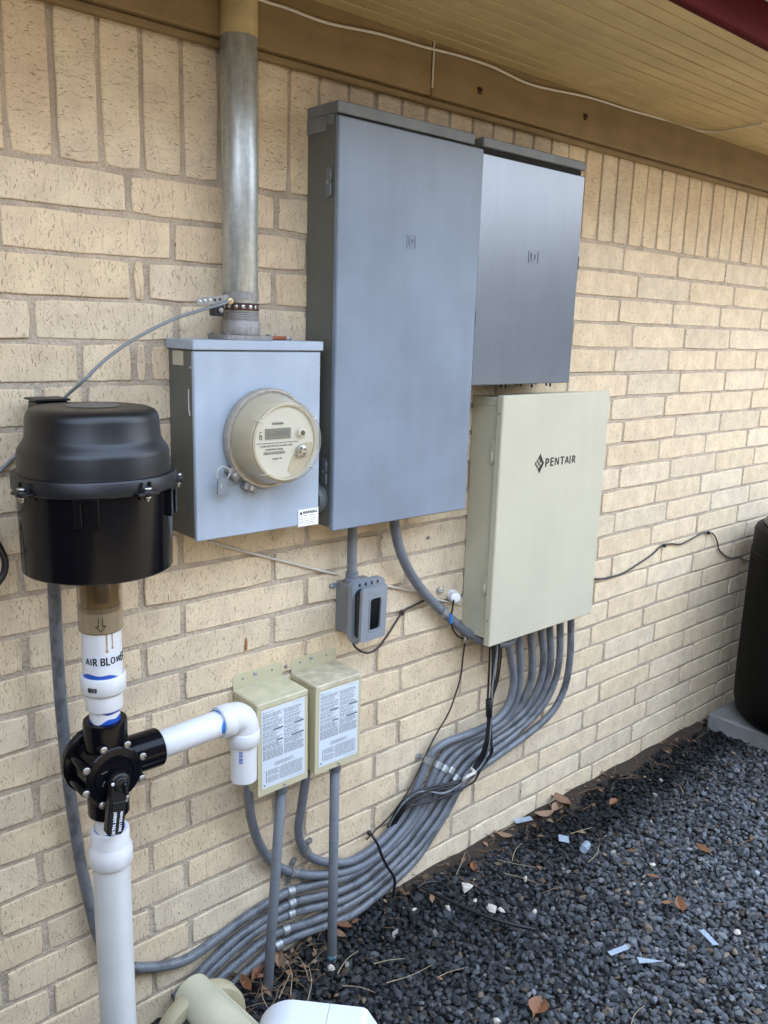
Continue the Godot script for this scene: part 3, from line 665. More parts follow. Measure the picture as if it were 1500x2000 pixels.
	mb = MB.new(); mb.cyl(bc, bc + Vector3(0, 0, 0.007), 0.0105, 20); mb.box(bc + Vector3(-0.0105, -0.0105, 0), bc + Vector3(0.0105, -0.003, 0.0068), 0.001); obj("optical_port", mb, M.steel, t)
	for g in 4:
		var d := Vector3(cos(g * 1.571 + 0.5), sin(g * 1.571 + 0.5), 0) * 0.0055
		mb = MB.new(); mb.cyl(bc + d + Vector3(0, 0, 0.007), bc + d + Vector3(0, 0, 0.0078), 0.002, 8); obj("port_pin", mb, M.ink, t)
	mb = MB.new(); mb.prism(PackedVector2Array([Vector2(-0.0525, 0.006), Vector2(-0.051, 0.006), Vector2(-0.051, 0.013), Vector2(-0.049, 0.013), Vector2(-0.049, 0.006), Vector2(-0.0475, 0.006), Vector2(-0.0475, 0.0145), Vector2(-0.0525, 0.0145)]), fz, fz + 0.0004, Transform3D(Basis(), c))
	mb.tube([c + Vector3(-0.052, 0.017, fz), c + Vector3(-0.05, 0.0195, fz), c + Vector3(-0.0475, 0.0185, fz)], 0.0007, 6, 0.002); obj("maker_mark", mb, M.ink_grey, t)
	for g in [2.55, -2.3, -0.75, 0.62]:   # the four moulded tabs on the cover's rim
		var d := Vector3(cos(g), sin(g), 0)
		mb = MB.new(); mb.tube([c + d * 0.0735 + Vector3(0, 0, 0.15), c + d * 0.0715 + Vector3(0, 0, 0.163), c + d * 0.066 + Vector3(0, 0, 0.1665)], 0.0012, 6, 0.004); obj("moulded_rib", mb, M.meter_face, t)
	# clasp of the locking ring and its seal
	for g in [-2.48, -2.02]:
		var d := Vector3(cos(g), sin(g), 0); var xf := Transform3D(Basis(Vector3(-d.y, d.x, 0), d, Vector3(0, 0, -1) * -1.0), c + d * 0.0945 + Vector3(0, 0, 0.1))
		mb = MB.new(); mb.box(Vector3(-0.013, -0.0065, -0.008), Vector3(0.013, 0.0075, 0.009), 0.0018, xf); obj("ring_clasp", mb, M.zinc_dull, t)
		mb = MB.new(); mb.box(Vector3(-0.003, -0.004, 0.009), Vector3(0.003, 0.0045, 0.0125), 0.0008, xf); obj("clasp_lug", mb, M.zinc, t)
	var s := thing("seal_tag", "small grey plastic seal tag hanging from the meter's ring", "tag")
	var z := 0.112
	mb = MB.new(); mb.prism(rrect(0, 0, 0.0185, 0.0285, 0.002), 0.0, 0.003, Transform3D(Basis(Vector3(0, 0, 1), -0.06), Vector3(0.3779, 1.1055, 0.108)), 0.0006); obj("tag_plate", mb, M.box_grey, s)
	mb = MB.new(); mb.tube([Vector3(0.3679, 1.1212, 0.11), Vector3(0.368, 1.1318, 0.11), Vector3(0.3761, 1.14, 0.11), Vector3(0.3861, 1.1382, 0.11), Vector3(0.3942, 1.1304, 0.11), Vector3(0.39, 1.1209, 0.11), Vector3(0.3869, 1.1185, 0.11)], 0.0011, 6, 0.003); obj("tag_loop", mb, M.cable_white, s)
	lettering("SEAL", 0.009, Transform3D(Basis(Vector3(0, 0, 1), -PI / 2), Vector3(0.3748, 1.1064, 0.1115)), M.white_ink, s, false)
	# pencil
	var pc := thing("pencil", "short orange pencil stub lying on top of the meter box", "pencil")
	var pa: Vector3 = Vector3(0.5038, 1.3629, 0.03); var pb: Vector3 = Vector3(0.5637, 1.3564, 0.03); pa.y = 1.3567; pb.y = 1.3567
	mb = MB.new(); mb.cyl(pa, pb, 0.0036, 6); obj("shaft", mb, M.pencil, pc)
	mb = MB.new(); mb.cyl(pb, pb + (pb - pa).normalized() * 0.012, 0.0037, 12); obj("ferrule", mb, M.zinc, pc)

func mb_disc(at: Vector3, r: float) -> MB:
	var mb := MB.new(); mb.prism(circle(at.x, at.y, r, 48), at.z - 0.001, at.z)
	return mb

func hinge(parent: Node, x: float, y: float, z: float, m: Material) -> void:
	var mb := MB.new(); mb.box(Vector3(x - 0.0022, y - 0.026, z - 0.012), Vector3(x, y + 0.026, z + 0.003), 0.0006); mb.cyl(Vector3(x - 0.003, y - 0.024, z + 0.004), Vector3(x - 0.003, y - 0.004, z + 0.004), 0.003, 8); mb.cyl(Vector3(x - 0.003, y + 0.001, z + 0.004), Vector3(x - 0.003, y + 0.02, z + 0.004), 0.003, 8)
	var h := obj("hinge", mb, m, parent)
	screw_head(h, Vector3(x - 0.002, y, z - 0.006), 0.0032, M.zinc, Vector3(-1, 0, 0), "hinge_screw")

func emblem(parent: Node, at: Vector3, w: float, h: float, m: Material) -> void:
	# embossed letter D in a frame
	var xf := Transform3D(Basis(), at)
	var mb := MB.new(); mb.ring(rrect(0, 0, w, h, 0.001), rrect(0, 0, w - 0.0034, h - 0.0034, 0.0006), -0.001, 0.0012, xf)
	var o := rrect(0.0, 0, w * 0.50, h * 0.6, 0.0012); var i := rrect(0.0, 0, w * 0.50 - 0.0062, h * 0.6 - 0.0062, 0.0006)
	mb.ring(o, i, -0.001, 0.0018, xf)
	mb.box(Vector3(-w * 0.34, h * 0.3 - 0.003, -0.001), Vector3(-w * 0.2, h * 0.3, 0.0008), 0.0003, xf); mb.box(Vector3(-w * 0.34, -h * 0.3, -0.001), Vector3(-w * 0.2, -h * 0.3 + 0.003, 0.0008), 0.0003, xf)
	obj("embossed_emblem", mb, m, parent)

func build_panels() -> void:
	var g := "grey breaker panels"
	var t := thing("breaker_panel", "tall worn blue-grey breaker panel, the larger of two side by side", "breaker panel", g)
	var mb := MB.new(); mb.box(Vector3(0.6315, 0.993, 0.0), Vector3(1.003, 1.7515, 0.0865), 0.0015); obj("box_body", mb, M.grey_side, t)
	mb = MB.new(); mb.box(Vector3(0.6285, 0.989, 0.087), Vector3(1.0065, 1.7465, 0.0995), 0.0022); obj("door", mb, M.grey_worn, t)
	mb = MB.new(); mb.box(Vector3(0.6295, 1.752, 0.0), Vector3(0.984, 1.7725, 0.094), 0.0015); mb.box(Vector3(0.6292, 1.7255, 0.0), Vector3(0.6313, 1.7519, 0.058), 0.0005); mb.box(Vector3(0.6291, 1.735, 0.060), Vector3(0.6313, 1.7519, 0.0795), 0.0005); obj("rain_hood", mb, M.grey_hood, t)
	hinge(t, 0.6314, 1.637, 0.072, M.grey_hood); hinge(t, 0.6314, 1.103, 0.072, M.grey_hood)
	mb = MB.new(); mb.box(Vector3(1.0045, 1.389, 0.0915), Vector3(1.0072, 1.421, 0.1), 0.0004); obj("latch_slot", mb, M.ink, t)
	emblem(t, Vector3(0.811, 1.5475, 0.0995), 0.023, 0.026, M.grey_worn)
	var hx := Transform3D(Basis(Vector3(0, -1, 0), Vector3(-1, 0, 0), Vector3(0, 0, -1)), Vector3(0.632, 1.047, 0.048))
	mb = MB.new(); mb.lathe([Vector2(0, 0), Vector2(0.030, 0), Vector2(0.030, 0.006), Vector2(0.027, 0.008), Vector2(0.024, 0.014), Vector2(0.0, 0.014)], 28, hx); obj("hub_plug", mb, M.grey_hood, t)
	t = thing("breaker_panel_001", "shorter glossy grey breaker panel above the cream control cabinet", "breaker panel", g)
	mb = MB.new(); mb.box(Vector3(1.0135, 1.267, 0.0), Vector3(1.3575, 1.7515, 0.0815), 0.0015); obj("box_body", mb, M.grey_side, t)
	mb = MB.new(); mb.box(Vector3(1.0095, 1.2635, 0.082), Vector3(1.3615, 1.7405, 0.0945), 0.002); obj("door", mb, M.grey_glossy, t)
	mb = MB.new(); mb.box(Vector3(1.0105, 1.7535, 0.0), Vector3(1.3635, 1.772, 0.0935), 0.0015); obj("rain_hood", mb, M.grey_hood, t)
	mb = MB.new(); mb.box(Vector3(1.012, 1.741, 0.0817), Vector3(1.359, 1.7533, 0.084), 0.0); obj("hood_gap", mb, M.dark_gap, t)
	mb = MB.new(); mb.box(Vector3(1.3592, 1.531, 0.087), Vector3(1.3624, 1.561, 0.0952), 0.0004); obj("latch_slot", mb, M.ink, t)
	emblem(t, Vector3(1.1925, 1.5475, 0.0945), 0.034, 0.027, M.grey_glossy)
	mb = MB.new()
	for i in 9: mb.cyl(Vector3(1.12 + i * 0.028, 1.267, 0.05 + 0.01 * (i % 2)), Vector3(1.12 + i * 0.028, 1.2575 - 0.003 * (i % 3), 0.05 + 0.01 * (i % 2)), 0.0025, 6)
	obj("bottom_screw_tip", mb, M.ink, t)
	# cream control cabinet
	t = thing("control_cabinet", "cream pool control cabinet with black arrow logo on its door", "control cabinet")
	mb = MB.new(); mb.box(Vector3(1.12, 0.651, 0.0), Vector3(1.517, 1.231, 0.084), 0.0015); obj("box_body", mb, M.cream_side, t)
	mb = MB.new(); mb.box(Vector3(1.1185, 1.213, 0.0), Vector3(1.5185, 1.2325, 0.0838), 0.001); obj("top_flange", mb, M.cream_side, t)
	mb = MB.new(); mb.box(Vector3(1.1095, 0.6345, 0.0845), Vector3(1.5285, 1.2395, 0.1035), 0.0025); obj("door", mb, M.cream_door, t)
	for y in [1.106, 0.786]:
		mb = MB.new(); mb.box(Vector3(1.1135, y - 0.022, 0.0685), Vector3(1.1197, y + 0.026, 0.0835), 0.0008); mb.cyl(Vector3(1.1145, y - 0.026, 0.075), Vector3(1.1145, y, 0.075), 0.0042, 8)
		var h := obj("hinge", mb, M.cream_side, t)
		for d in [-0.016, 0.018]: screw_head(h, Vector3(1.1133, y + d, 0.078), 0.0028, M.cream_side, Vector3(-1, 0, 0), "hinge_screw")
	for y in [1.198, 0.70]: screw_head(t, Vector3(1.1097, y, 0.094), 0.0026, M.zinc_dull, Vector3(-1, 0, 0))
	for p in [Vector3(1.1198, 0.7037, 0.0137), Vector3(1.1198, 0.705, 0.0515)]:
		mb = MB.new(); mb.ring(circle(0, 0, 0.0165, 28), circle(0, 0, 0.0145, 28), 0.0, 0.0008, Transform3D(Basis(Vector3(0, 0, 1), Vector3.UP, Vector3(-1, 0, 0)), p)); obj("knockout", mb, M.cream_side, t)
	mb = MB.new(); mb.box(Vector3(1.1185, 0.6495, 0.0), Vector3(1.1205, 0.664, 0.083), 0.0006); obj("bottom_flange", mb, M.cream_side, t)
	var lw := {"P": 0.0143, "E": 0.0128, "N": 0.0165, "T": 0.0152, "A": 0.0172, "I": 0.0036, "R": 0.0150}; var lx0 := 1.2775
	for ch in "PENTAIR":
		if ch == "I":
			mb = MB.new(); mb.box(Vector3(lx0, 1.0725 - 0.01025, 0.1036), Vector3(lx0 + 0.0037, 1.0725 + 0.01025, 0.1042), 0.0); obj("lettering", mb, M.ink, t)
		else: lettering(ch, lw[ch], Transform3D(Basis(), Vector3(lx0 + lw[ch] / 2, 1.0725, 0.1038)), M.ink, t, true, false, 0.92)
		lx0 += lw[ch] + (0.0028 if ch in ["T", "A"] else 0.0052)
	# arrow logo: a dark chevron with small triangles at its tail
	var lo := Vector3(1.238, 1.0725, 0.1036); var lx := Transform3D(Basis(), lo)
	var lg := Node3D.new(); lg.name = "logo"; t.add_child(lg, true)
	mb = MB.new(); mb.prism(PackedVector2Array([Vector2(0.018, 0.0245), Vector2(0.034, 0.0), Vector2(0.018, -0.0245), Vector2(0.014, -0.017), Vector2(0.026, 0.0), Vector2(0.014, 0.017)]), 0.0, 0.0006, lx); obj("logo_chevron", mb, M.ink, lg)
	for p in [[0.0, 0.0], [0.006, 0.006], [0.006, -0.006], [0.012, 0.0], [0.012, 0.012], [0.012, -0.012], [0.018, 0.006], [0.018, -0.006]]:
		mb = MB.new(); mb.prism(PackedVector2Array([Vector2(p[0], p[1] + 0.0052), Vector2(p[0] + 0.0056, p[1]), Vector2(p[0], p[1] - 0.0052)]), 0.0, 0.0006, lx); obj("logo_triangle", mb, M.ink, lg)

func build_outlet() -> void:
	var mb := MB.new(); mb.tube([Vector3(0.7355, 0.995, 0.031), Vector3(0.7355, 0.93, 0.031), Vector3(0.7365, 0.851, 0.031)], 0.0105, 16)
	tag(obj("conduit_stub", mb, M.pvc_grey), "short straight grey conduit from tall breaker panel to outlet box", "conduit")
	var t := thing("outlet_box", "grey weatherproof outlet box with a bulging flip cover", "outlet box")
	mb = MB.new(); mb.box(Vector3(0.717, 0.737, 0.0), Vector3(0.796, 0.848, 0.052), 0.003); obj("back_box", mb, M.box_side, t)
	mb = MB.new(); mb.lathe([Vector2(0.0, 0.847), Vector2(0.0165, 0.847), Vector2(0.0165, 0.857), Vector2(0.0135, 0.859), Vector2(0.0135, 0.872), Vector2(0.0, 0.872)], 20, Transform3D(Basis(), Vector3(0.7365, 0, 0.031))); obj("conduit_hub", mb, M.pvc_grey, t)
	mb = MB.new(); mb.ring(rrect(0.755, 0.7935, 0.091, 0.134, 0.014), rrect(0.757, 0.789, 0.074, 0.110, 0.010), 0.0525, 0.0665, Transform3D()); obj("cover_frame", mb, M.box_grey, t)
	for i in 4:
		mb = MB.new(); mb.box(Vector3(0.727 + i * 0.0165, 0.8485, 0.0662), Vector3(0.732 + i * 0.0165, 0.8555, 0.0668), 0.0); obj("vent_slot", mb, M.ink, t)
	mb = MB.new()
	for i in 6: mb.ring(rrect(0.7565 - 0.0015 * i, 0.7895, 0.072 - 0.001 * (i % 2), 0.108 - 0.001 * (i % 2), 0.012), rrect(0.7565 - 0.0015 * i, 0.7895, 0.06, 0.096, 0.008), 0.0535 + 0.0062 * i, 0.0595 + 0.0062 * i, Transform3D())
	obj("bellows", mb, M.black, t)
	mb = MB.new(); mb.box(Vector3(0.722, 0.742, 0.0528), Vector3(0.79, 0.836, 0.054), 0.0); obj("outlet_face", mb, M.black, t)
	var cx := Transform3D(Basis(Vector3.UP, 0.05) * Basis(Vector3.RIGHT, 0.03), Vector3(0.7435, 0.7965, 0.0915))
	mb = MB.new(); mb.ring(rrect(0, 0, 0.0715, 0.117, 0.007), rrect(0.0025, -0.0015, 0.030, 0.070, 0.006), 0.0, 0.0075, cx); mb.ring(rrect(0.0025, -0.0015, 0.036, 0.076, 0.007), rrect(0.0025, -0.0015, 0.031, 0.071, 0.006), 0.0072, 0.0088, cx)
	var cv := obj("flip_cover", mb, M.box_grey, t)
	mb = MB.new(); mb.prism(rrect(0.0025, -0.0015, 0.031, 0.071, 0.006), 0.003, 0.005, cx); obj("window", mb, M.window, cv)
	mb = MB.new(); mb.prism(rrect(0.0, 0.047, 0.034, 0.009, 0.0044), 0.0074, 0.0082, cx); mb.prism(rrect(0.0, -0.0485, 0.04, 0.006, 0.003), 0.0074, 0.0080, cx); obj("moulded_oval", mb, M.box_grey, cv)
	mb = MB.new(); mb.box(Vector3(0.711, 0.742, 0.046), Vector3(0.7195, 0.757, 0.062), 0.0015); mb.cyl(Vector3(0.725, 0.7305, 0.05), Vector3(0.725, 0.7305, 0.067), 0.009, 14); obj("latch", mb, M.box_grey, t)
	mb = MB.new(); mb.prism(rrect(0.709, 0.8385, 0.02, 0.011, 0.005), 0.0012, 0.0035); var ear := obj("mounting_ear", mb, M.box_grey, t)
	screw_head(ear, Vector3(0.7045, 0.8385, 0.0036), 0.0042, M.zinc)
	# cords
	mb = MB.new(); mb.tube([Vector3(0.7221, 0.7287, 0.055), Vector3(0.7353, 0.7077, 0.05), Vector3(0.7647, 0.6877, 0.05), Vector3(0.7956, 0.6886, 0.05), Vector3(0.8548, 0.6996, 0.02), Vector3(0.9097, 0.7388, 0.008), Vector3(0.9437, 0.7463, 0.006), Vector3(0.9799, 0.7531, 0.006)], 0.0026, 8); mb.tube([Vector3(0.9087, 0.7341, 0.004), Vector3(0.9103, 0.7414, 0.009)], 0.006, 8)
	tag(obj("coax_cable", mb, M.cable_brown), "dark brown cable drooping from outlet box to the curved conduit", "cable")
	mb = MB.new(); mb.tube([Vector3(0.4103, 0.982, 0.004), Vector3(0.4452, 0.9659, 0.004), Vector3(0.5139, 0.9389, 0.004), Vector3(0.5871, 0.9113, 0.004), Vector3(0.6651, 0.8818, 0.004), Vector3(0.7201, 0.8622, 0.004)], 0.0025, 8); mb.tube([Vector3(0.8438, 0.8172, 0.006), Vector3(0.8831, 0.8039, 0.006), Vector3(0.9485, 0.7793, 0.006), Vector3(1.0176, 0.7496, 0.006), Vector3(1.1086, 0.7172, 0.006)], 0.0025, 8)
	tag(obj("white_cable", mb, M.cable_white), "off-white cable along the bricks behind outlet box and curved conduit", "cable")
	# bonding fitting
	t = thing("bonding_fitting", "small white capped fitting beside the cream control cabinet", "fitting")
	var fd := Vector3(-0.55, 0.12, 0.82).normalized(); var fa := Vector3(1.078, 0.748, 0.006)
	mb = MB.new(); mb.cyl(fa, fa + fd * 0.034, 0.0128, 22, 0.002); mb.cyl(fa + Vector3(0, 0, -0.006), fa + fd * 0.012, 0.0145, 16); obj("cap", mb, M.white, t)
	mb = MB.new(); mb.cyl(fa + fd * 0.0341, fa + fd * 0.0348, 0.0112, 22, 0.0003); obj("cap_face", mb, M.paper, t)
	mb = MB.new(); mb.cyl(Vector3(1.033, 0.768, 0.0), Vector3(1.031, 0.769, 0.012), 0.0075, 14); obj("metal_lug", mb, M.zinc_bright, t)
	mb = MB.new(); mb.tube([Vector3(1.0522, 0.7478, 0.034), Vector3(1.0499, 0.7301, 0.034), Vector3(1.0476, 0.7125, 0.034), Vector3(1.0472, 0.6917, 0.034), Vector3(1.0619, 0.6664, 0.03), Vector3(1.0851, 0.6439, 0.03), Vector3(1.1132, 0.6348, 0.03), Vector3(1.1349, 0.6434, 0.03), Vector3(1.1552, 0.6426, 0.02)], 0.0022, 8)
	tag(obj("lead_wire", mb, M.cable_black), "short black lead looping down from the white fitting", "wire")
	mb = MB.new(); mb.tube([Vector3(1.0452, 0.7136, 0.0362), Vector3(1.0441, 0.6918, 0.0362)], 0.0034, 8)
	tag(obj("wire_tag", mb, M.primer_light), "tiny blue tag on the lead below the white fitting", "tag")
	mb = MB.new(); mb.cyl(Vector3(1.1036, 0.6411, 0.03), Vector3(1.1047, 0.626, 0.03), 0.0045, 8)
	tag(obj("wire_connector", mb, M.zinc_bright), "little silver connector where the brown wire meets black lead", "connector")
	mb = MB.new(); mb.tube([Vector3(1.1069, 0.6249, 0.028), Vector3(1.1199, 0.5759, 0.012), Vector3(1.1159, 0.5286, 0.012), Vector3(1.1004, 0.4843, 0.012), Vector3(1.076, 0.4356, 0.012), Vector3(1.0269, 0.3811, 0.012), Vector3(0.952, 0.2745, 0.012), Vector3(0.8949, 0.2267, 0.012), Vector3(0.8432, 0.2032, 0.012), Vector3(0.8164, 0.1896, 0.012)], 0.0022, 8)
	tag(obj("brown_wire", mb, M.cable_brown), "thin brown wire running down the bricks beside the conduit bundle", "wire")
	mb = MB.new(); mb.tube([Vector3(0.8238, 0.2056, 0.012), Vector3(0.818, 0.2091, 0.03), Vector3(0.8261, 0.1893, 0.04), Vector3(0.8403, 0.1515, 0.042), Vector3(0.8581, 0.1161, 0.042), Vector3(0.8795, 0.0813, 0.042), Vector3(0.8854, 0.0617, 0.042), Vector3(0.8897, 0.03, 0.035), Vector3(0.8899, 0.0098, 0.03)], 0.0036, 8); mb.cyl(Vector3(0.8309, 0.1972, 0.004), Vector3(0.8221, 0.206, 0.014), 0.006, 8)
	tag(obj("drooping_cable", mb, M.cable_black), "thick black cable end drooping across the conduits to the gravel", "cable")
	mb = MB.new(); mb.tube([Vector3(1.6465, 0.6877, 0.006), Vector3(1.7248, 0.6753, 0.006), Vector3(1.7513, 0.6738, 0.006), Vector3(1.8265, 0.6752, 0.006), Vector3(1.9024, 0.6901, 0.006), Vector3(1.9831, 0.7103, 0.006), Vector3(2.0304, 0.73, 0.006), Vector3(2.086, 0.7285, 0.006), Vector3(2.1449, 0.718, 0.006), Vector3(2.1992, 0.7222, 0.006), Vector3(2.2668, 0.7338, 0.006), Vector3(2.311, 0.7347, 0.006), Vector3(2.3629, 0.7221, 0.006), Vector3(2.3989, 0.6895, 0.006), Vector3(2.4169, 0.6591, 0.006), Vector3(2.4682, 0.6287, 0.006), Vector3(2.5174, 0.6114, 0.006), Vector3(2.5724, 0.6065, 0.006), Vector3(2.6159, 0.5898, 0.006), Vector3(2.6755, 0.5763, 0.006)], 0.0026, 8)
	for p in [Vector3(2.043, 0.7293, 0.004), Vector3(2.3221, 0.7328, 0.004)]: mb.cyl(p, p + Vector3(0, 0, 0.01), 0.006, 6)
	tag(obj("wall_cable", mb, M.cable_black), "thin black cable sagging along the bare bricks toward the black tank", "cable")

var runs := []    # the conduits' middle lines

func hose(called: String, label: String, pts: Array, r: float, m: Material, group := "flexible grey conduits") -> void:
	var mb := MB.new(); mb.tube(pts, r, 14, 0.01); runs.append(pts)
	tag(obj(called, mb, m), label, "conduit", group)

func strap(called: String, label: String, at: Vector3, along: Vector3, r: float, tab := true, m: Material = null) -> void:
	# one-hole strap: a half band over the conduit with a screwed tab on the wall
	var d := along.normalized(); var s := Vector3(0, 0, 1).cross(d).normalized()
	if s.y < 0.0: s = -s
	var w := 0.0082
	var t := thing(called, label, "pipe strap", "metal straps holding the conduits")
	var mb := MB.new()
	var prev := Vector3()
	for i in 17:
		var g := lerpf(-0.35, PI + 0.35, i / 16.0)
		var p := at + (s * cos(g) + Vector3(0, 0, 1) * sin(g)) * (r + 0.0008)
		if i:
			var mid := ((prev + p) / 2 - at); mid = (mid - d * mid.dot(d)).normalized()
			var q := [prev - d * w, prev + d * w, p + d * w, p - d * w]
			for lift in [0.0, 0.0013]:
				var k: Vector3 = mid * lift; mb.quad(q[0] + k, q[1] + k, q[2] + k, q[3] + k, mid if lift else -mid)
			mb.quad(q[1], q[2], q[2] + mid * 0.0013, q[1] + mid * 0.0013, d); mb.quad(q[0], q[3], q[3] + mid * 0.0013, q[0] + mid * 0.0013, -d)
		prev = p
	obj("band", mb, m if m else M.zinc, t)
	if tab:
		var xf := Transform3D(Basis(d, Vector3(0, 0, 1).cross(d), Vector3(0, 0, 1)), Vector3(at.x, at.y, 0.002) + s * (r + 0.009))
		mb = MB.new(); mb.prism(rrect(0, 0, w * 2, 0.02, 0.005), 0.0, 0.0015, xf); obj("tab", mb, m if m else M.zinc, t)
		screw_head(t, xf.origin + Vector3(0, 0, 0.0015), 0.0042, M.zinc_dull)

func build_conduits() -> void:
	var r := 0.0099
	hose("flexible_conduit", "thick curved grey conduit sweeping from tall panel under the cream cabinet", [Vector3(0.8469, 1.0011, 0.035), Vector3(0.8517, 0.9603, 0.035), Vector3(0.8609, 0.9242, 0.035), Vector3(0.8764, 0.8866, 0.035), Vector3(0.9067, 0.8422, 0.03), Vector3(0.9505, 0.7924, 0.024), Vector3(1.0022, 0.7428, 0.022), Vector3(1.0516, 0.6997, 0.024), Vector3(1.0966, 0.6613, 0.03), Vector3(1.1341, 0.6344, 0.04), Vector3(1.1662, 0.6166, 0.05), Vector3(1.2322, 0.5984, 0.05), Vector3(1.262, 0.6027, 0.05), Vector3(1.2779, 0.6482, 0.05)], 0.0114, M.hose)
	hose("flexible_conduit_001", "grey conduit from right transformer box, topmost in the wide bundle", [Vector3(0.6117, 0.4567, 0.045), Vector3(0.6094, 0.4275, 0.045), Vector3(0.6116, 0.3649, 0.03), Vector3(0.6127, 0.3026, 0.018), Vector3(0.6257, 0.2547, 0.014), Vector3(0.6545, 0.2128, 0.014), Vector3(0.6985, 0.1818, 0.014), Vector3(0.7594, 0.1565, 0.014), Vector3(0.8111, 0.1559, 0.014), Vector3(0.8754, 0.1744, 0.014), Vector3(0.9326, 0.2129, 0.014), Vector3(0.9695, 0.2672, 0.016), Vector3(1.0011, 0.3267, 0.018), Vector3(1.0166, 0.3575, 0.024), Vector3(1.0528, 0.3732, 0.03), Vector3(1.1134, 0.3737, 0.034), Vector3(1.1884, 0.374, 0.036), Vector3(1.2451, 0.388, 0.038), Vector3(1.2782, 0.4238, 0.042), Vector3(1.2858, 0.481, 0.045), Vector3(1.2654, 0.5453, 0.05), Vector3(1.2482, 0.5989, 0.05), Vector3(1.238, 0.6429, 0.05)], r, M.hose)
	hose("flexible_conduit_002", "grey conduit from left transformer box, second in the wide bundle", [Vector3(0.467, 0.479, 0.045), Vector3(0.4692, 0.4497, 0.045), Vector3(0.4846, 0.3843, 0.03), Vector3(0.5096, 0.3143, 0.018), Vector3(0.5419, 0.2555, 0.014), Vector3(0.5849, 0.2101, 0.014), Vector3(0.6408, 0.1747, 0.014), Vector3(0.6992, 0.1497, 0.014), Vector3(0.7601, 0.1318, 0.014), Vector3(0.8232, 0.1286, 0.014), Vector3(0.8882, 0.1467, 0.014), Vector3(0.9546, 0.1873, 0.014), Vector3(1.0045, 0.242, 0.014), Vector3(1.0423, 0.3037, 0.014), Vector3(1.0645, 0.3274, 0.014), Vector3(1.1083, 0.3415, 0.014), Vector3(1.1756, 0.3415, 0.014), Vector3(1.2451, 0.3448, 0.018), Vector3(1.2959, 0.3682, 0.026), Vector3(1.3166, 0.4254, 0.036), Vector3(1.312, 0.5028, 0.044), Vector3(1.2963, 0.5663, 0.05), Vector3(1.2877, 0.632, 0.05)], r, M.hose)
	hose("flexible_conduit_003", "long grey conduit leaving the bundle leftward and rising behind white pipe to blower", [Vector3(0.0962, 0.9981, 0.075), Vector3(0.1005, 0.9599, 0.06), Vector3(0.105, 0.8943, 0.045), Vector3(0.1099, 0.7995, 0.032), Vector3(0.1151, 0.6927, 0.024), Vector3(0.1228, 0.5714, 0.018), Vector3(0.1346, 0.4435, 0.014), Vector3(0.1464, 0.3545, 0.014), Vector3(0.1599, 0.2703, 0.014), Vector3(0.1774, 0.2171, 0.014), Vector3(0.2011, 0.1796, 0.014), Vector3(0.2365, 0.1534, 0.014), Vector3(0.2898, 0.129, 0.014), Vector3(0.346, 0.1166, 0.014), Vector3(0.4174, 0.1316, 0.014), Vector3(0.4797, 0.1461, 0.014), Vector3(0.5448, 0.1549, 0.014), Vector3(0.5935, 0.155, 0.014), Vector3(0.6412, 0.1445, 0.014), Vector3(0.6996, 0.1295, 0.014), Vector3(0.776, 0.1164, 0.014), Vector3(0.8557, 0.1297, 0.014), Vector3(0.9218, 0.151, 0.014), Vector3(0.9808, 0.1884, 0.014), Vector3(1.0245, 0.2374, 0.014), Vector3(1.0568, 0.2759, 0.014), Vector3(1.083, 0.2997, 0.014), Vector3(1.1192, 0.3206, 0.014), Vector3(1.1862, 0.3323, 0.014), Vector3(1.2743, 0.3424, 0.016), Vector3(1.3332, 0.3781, 0.026), Vector3(1.3594, 0.4417, 0.04), Vector3(1.3578, 0.5071, 0.048), Vector3(1.3436, 0.5767, 0.05), Vector3(1.3338, 0.629, 0.05)], 0.0102, M.hose_dirty)
	hose("flexible_conduit_004", "grey conduit through the second lower strap and fourth from the cabinet's left", [Vector3(0.3019, 0.0568, 0.03), Vector3(0.3416, 0.0623, 0.02), Vector3(0.3864, 0.0777, 0.014), Vector3(0.4392, 0.1017, 0.014), Vector3(0.4924, 0.1134, 0.014), Vector3(0.5448, 0.1217, 0.014), Vector3(0.5965, 0.1237, 0.014), Vector3(0.6473, 0.1126, 0.014), Vector3(0.7153, 0.0939, 0.014), Vector3(0.7926, 0.0882, 0.014), Vector3(0.8731, 0.1081, 0.014), Vector3(0.9481, 0.1415, 0.014), Vector3(1.0076, 0.1864, 0.014), Vector3(1.0557, 0.2345, 0.014), Vector3(1.0852, 0.2673, 0.014), Vector3(1.1083, 0.2867, 0.014), Vector3(1.1453, 0.3047, 0.014), Vector3(1.2172, 0.3194, 0.014), Vector3(1.3038, 0.3386, 0.018), Vector3(1.3718, 0.3774, 0.03), Vector3(1.4031, 0.4411, 0.042), Vector3(1.402, 0.5188, 0.05), Vector3(1.3854, 0.5888, 0.05), Vector3(1.376, 0.6343, 0.05)], r, M.hose_dirty)
